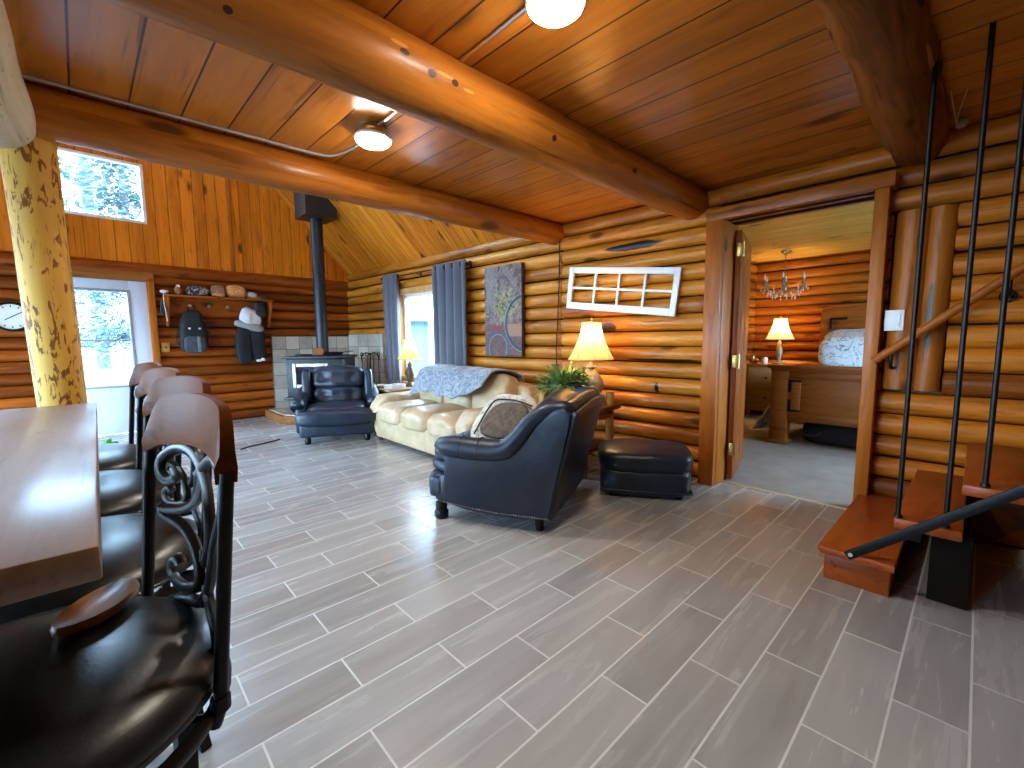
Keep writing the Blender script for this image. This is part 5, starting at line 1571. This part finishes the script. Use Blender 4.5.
# ------------------------------------------------------------------ outside
def snow():
    m = Mat('snowy_ground'); P = m.coords('Object')
    n = m.noise(m.vec(*P), .6, 5)
    m.set(color=m.ramp(n, [(.35, (.13, .16, .17)), (.6, (.22, .25, .27))]), rough=.9); return m.mat
bm = BM()
grid(bm, lambda u, v: Vector((-60 + 140 * u, -60 + 140 * v, -.35 + .12 * noise.noise(Vector((u * 40, v * 40, 0))))), 40, 40)
struct(obj('ground', bm, snow(), smooth=80))
M_BARK = plain('bark', (.16, .17, .17), .9, 0, .5, 5, .4)
M_NEED = plain('haze_tinted_needles', (.08, .13, .12), .8, 0, 0, 1.6, c2=(.20, .27, .27))  # pale cyan-grey mix puts the bright outdoor haze into the needle colour
def conifer(label, x, y, h, r, seed):
    t = thing('conifer_tree', label, 'tree', (x, y, -.4), 0, 'conifers outside')
    bm = BM(); tube(bm, [(0, 0, 0), (0, 0, h * .5), (0, 0, h * .97)], [.03 * h * .6, .014 * h, .004], 10); obj('trunk', bm, M_BARK, t)
    rr = random.Random(seed); bm = BM()
    n = int(h * 900)
    for i in range(n):
        k = rr.random() ** 1.3
        z = 1.7 + (h - 1.7) * .98 * k; R = r * (1 - k) ** .85 * (.75 + .25 * math.sin(z * 5.3)) + .1
        a = rr.uniform(0, 2 * PI); q = R * rr.random() ** .5
        p = Vector((q * math.cos(a), q * math.sin(a), z - q * .30))
        d = Vector((math.cos(a), math.sin(a), -.35)) * rr.uniform(.10, .24)
        sd = Vector((-math.sin(a), math.cos(a), rr.uniform(-.5, .5))) * rr.uniform(.03, .08)
        bm.faces.new([bm.verts.new(p - sd), bm.verts.new(p + d), bm.verts.new(p + sd)])
    f = obj('needles', bm, M_NEED, t, 0)
    return t
k = 0
for lab, x, y, h, r in (('frosted conifer straight behind the entrance door glass', .9, 17, 9.0, 1.9), ('frosted conifer at the left in the door glass', -1.2, 20.5, 12, 2.0),
                   ('tall frosted conifer behind the gable window', 3.0, 23.5, 13, 2.1), ('frosted conifer farther back, left of the gable window', -4.4, 28, 14, 2.4), ('far frosted conifer at the right of the gable window', 6.2, 29, 14, 2.6),
                   ('frosted conifer filling the back of the view between the others', .3, 33, 18, 2.8), ('frosted conifer at the far left of the trees', -7.5, 23, 12, 2.4)):
    conifer(lab, x, y, h, r, k); k += 1
M_FENCE = plain('grey_rail', (.20, .24, .26), .8)
fc = thing('paddock_fence', 'pale rail fence across the snow beyond the entrance door', 'fence', (-.3, 12.5, -.35), .05)
for i in range(-4, 1):
    bm = BM(); bx(bm, i * 1.1 - .05, i * 1.1 + .05, -.05, .05, -.1, 1.05, .01); obj('post', bm, M_FENCE, fc, 30)
for z in (.30, .62, .92):
    bm = BM(); bx(bm, -4.6, .6, -.075, -.045, z - .05, z + .05, .006); obj('rail', bm, M_FENCE, fc, 30)
sh = thing('neighbour_shed', 'pale blue sided building outside the side window', 'building', (6.6, 11.0, -.35), math.radians(-31))
bm = BM(); bx(bm, -5.5, 5.5, -1.5, 1.5, 0, 2.0)
def siding():
    m = Mat('pale_siding'); X, Y, Z = m.coords('Object')
    g = ((X / .25).fract() - .5).abs().step(.44, .48)
    m.set(color=m.mix(g, (.09, .16, .21), (.06, .12, .16)), rough=.7); return m.mat
obj('wall', bm, siding(), sh, 0)
bm = BM(); prism(bm, [(-1.75, 1.99), (0, 2.28), (1.75, 1.99), (1.75, 2.07), (0, 2.38), (-1.75, 2.07)], 11.6, Matrix.Translation((-5.8, 0, 0)) @ Matrix(((0, 0, 1, 0), (1, 0, 0, 0), (0, 1, 0, 0), (0, 0, 0, 1))))
obj('roof', bm, M_WHITE, sh, 0)

# ------------------------------------------------------------------ camera
H = 1.17
yaw, pitch, roll, f = math.radians(43.3), math.radians(5.8), math.radians(.45), 440.0
fwd = Vector((math.sin(yaw) * math.cos(pitch), math.cos(yaw) * math.cos(pitch), -math.sin(pitch)))
right = Vector((math.cos(yaw), -math.sin(yaw), 0)); down = fwd.cross(right)
r2_ = right * math.cos(roll) + down * math.sin(roll); d2_ = -right * math.sin(roll) + down * math.cos(roll)
cam = bpy.data.cameras.new('camera'); cam.sensor_width = 36; cam.lens = f / 1024 * 36; cam.clip_start = .02; cam.clip_end = 300
co = bpy.data.objects.new('camera', cam); COL.objects.link(co)
R3 = Matrix((r2_, -d2_, -fwd)).transposed()
co.matrix_world = Matrix.Translation((0, 0, H)) @ R3.to_4x4()
sc.camera = co

# ------------------------------------------------------------------ light
W_ = bpy.data.worlds.new('overcast_sky'); sc.world = W_; W_.use_nodes = True
bg = W_.node_tree.nodes['Background']; bg.inputs[0].default_value = (.45, .715, 1.0, 1); bg.inputs[1].default_value = 13.5
def portal(loc, rot, sx, sy):
    L = bpy.data.lights.new('sky_portal', 'AREA'); L.shape = 'RECTANGLE'; L.size = sx; L.size_y = sy
    L.cycles.is_portal = True
    o = bpy.data.objects.new('sky_portal', L); COL.objects.link(o); o.location = loc; o.rotation_euler = rot
p = sw(5.33, -.16, 1.23); portal(p, (PI / 2, 0, PI / 2 + math.radians(2.8)), 1.4, 1.3)
p = fw(.09, -.10, 1.2); portal(p, (-PI / 2, 0, 0), .56, 1.22)
p = fw(-1.52, -.10, 3.06); portal(p, (-PI / 2, 0, 0), .9, .74)
p = fw(-.05, -.10, 4.25); portal(p, (-PI / 2, 0, 0), 1.9, 1.0)
p = fw(.21, -.10, 3.06); portal(p, (-PI / 2, 0, 0), .8, .74)
for y, w, z0, z1 in ((2.3, 2.4, .5, 2.1), (5.7, 2.6, .2, 2.1)):
    portal((-3.68, y, (z0 + z1) / 2), (PI / 2, 0, -PI / 2), w, z1 - z0)
portal((5.6, -1.9, 1.42), (PI / 2, 0, 0), 2.1, 1.25)

sc.view_settings.view_transform = 'Standard'
sc.view_settings.look = 'None'
sc.view_settings.gamma = 1.0
sc.view_settings.use_curve_mapping = False
sc.view_settings.exposure = 1.75
sc.cycles.use_denoising = True
sc.cycles.max_bounces = 10
sc.cycles.diffuse_bounces = 6
sc.cycles.transparent_max_bounces = 12
sc.cycles.sample_clamp_indirect = 6
sc.cycles.caustics_reflective = False
sc.cycles.caustics_refractive = False
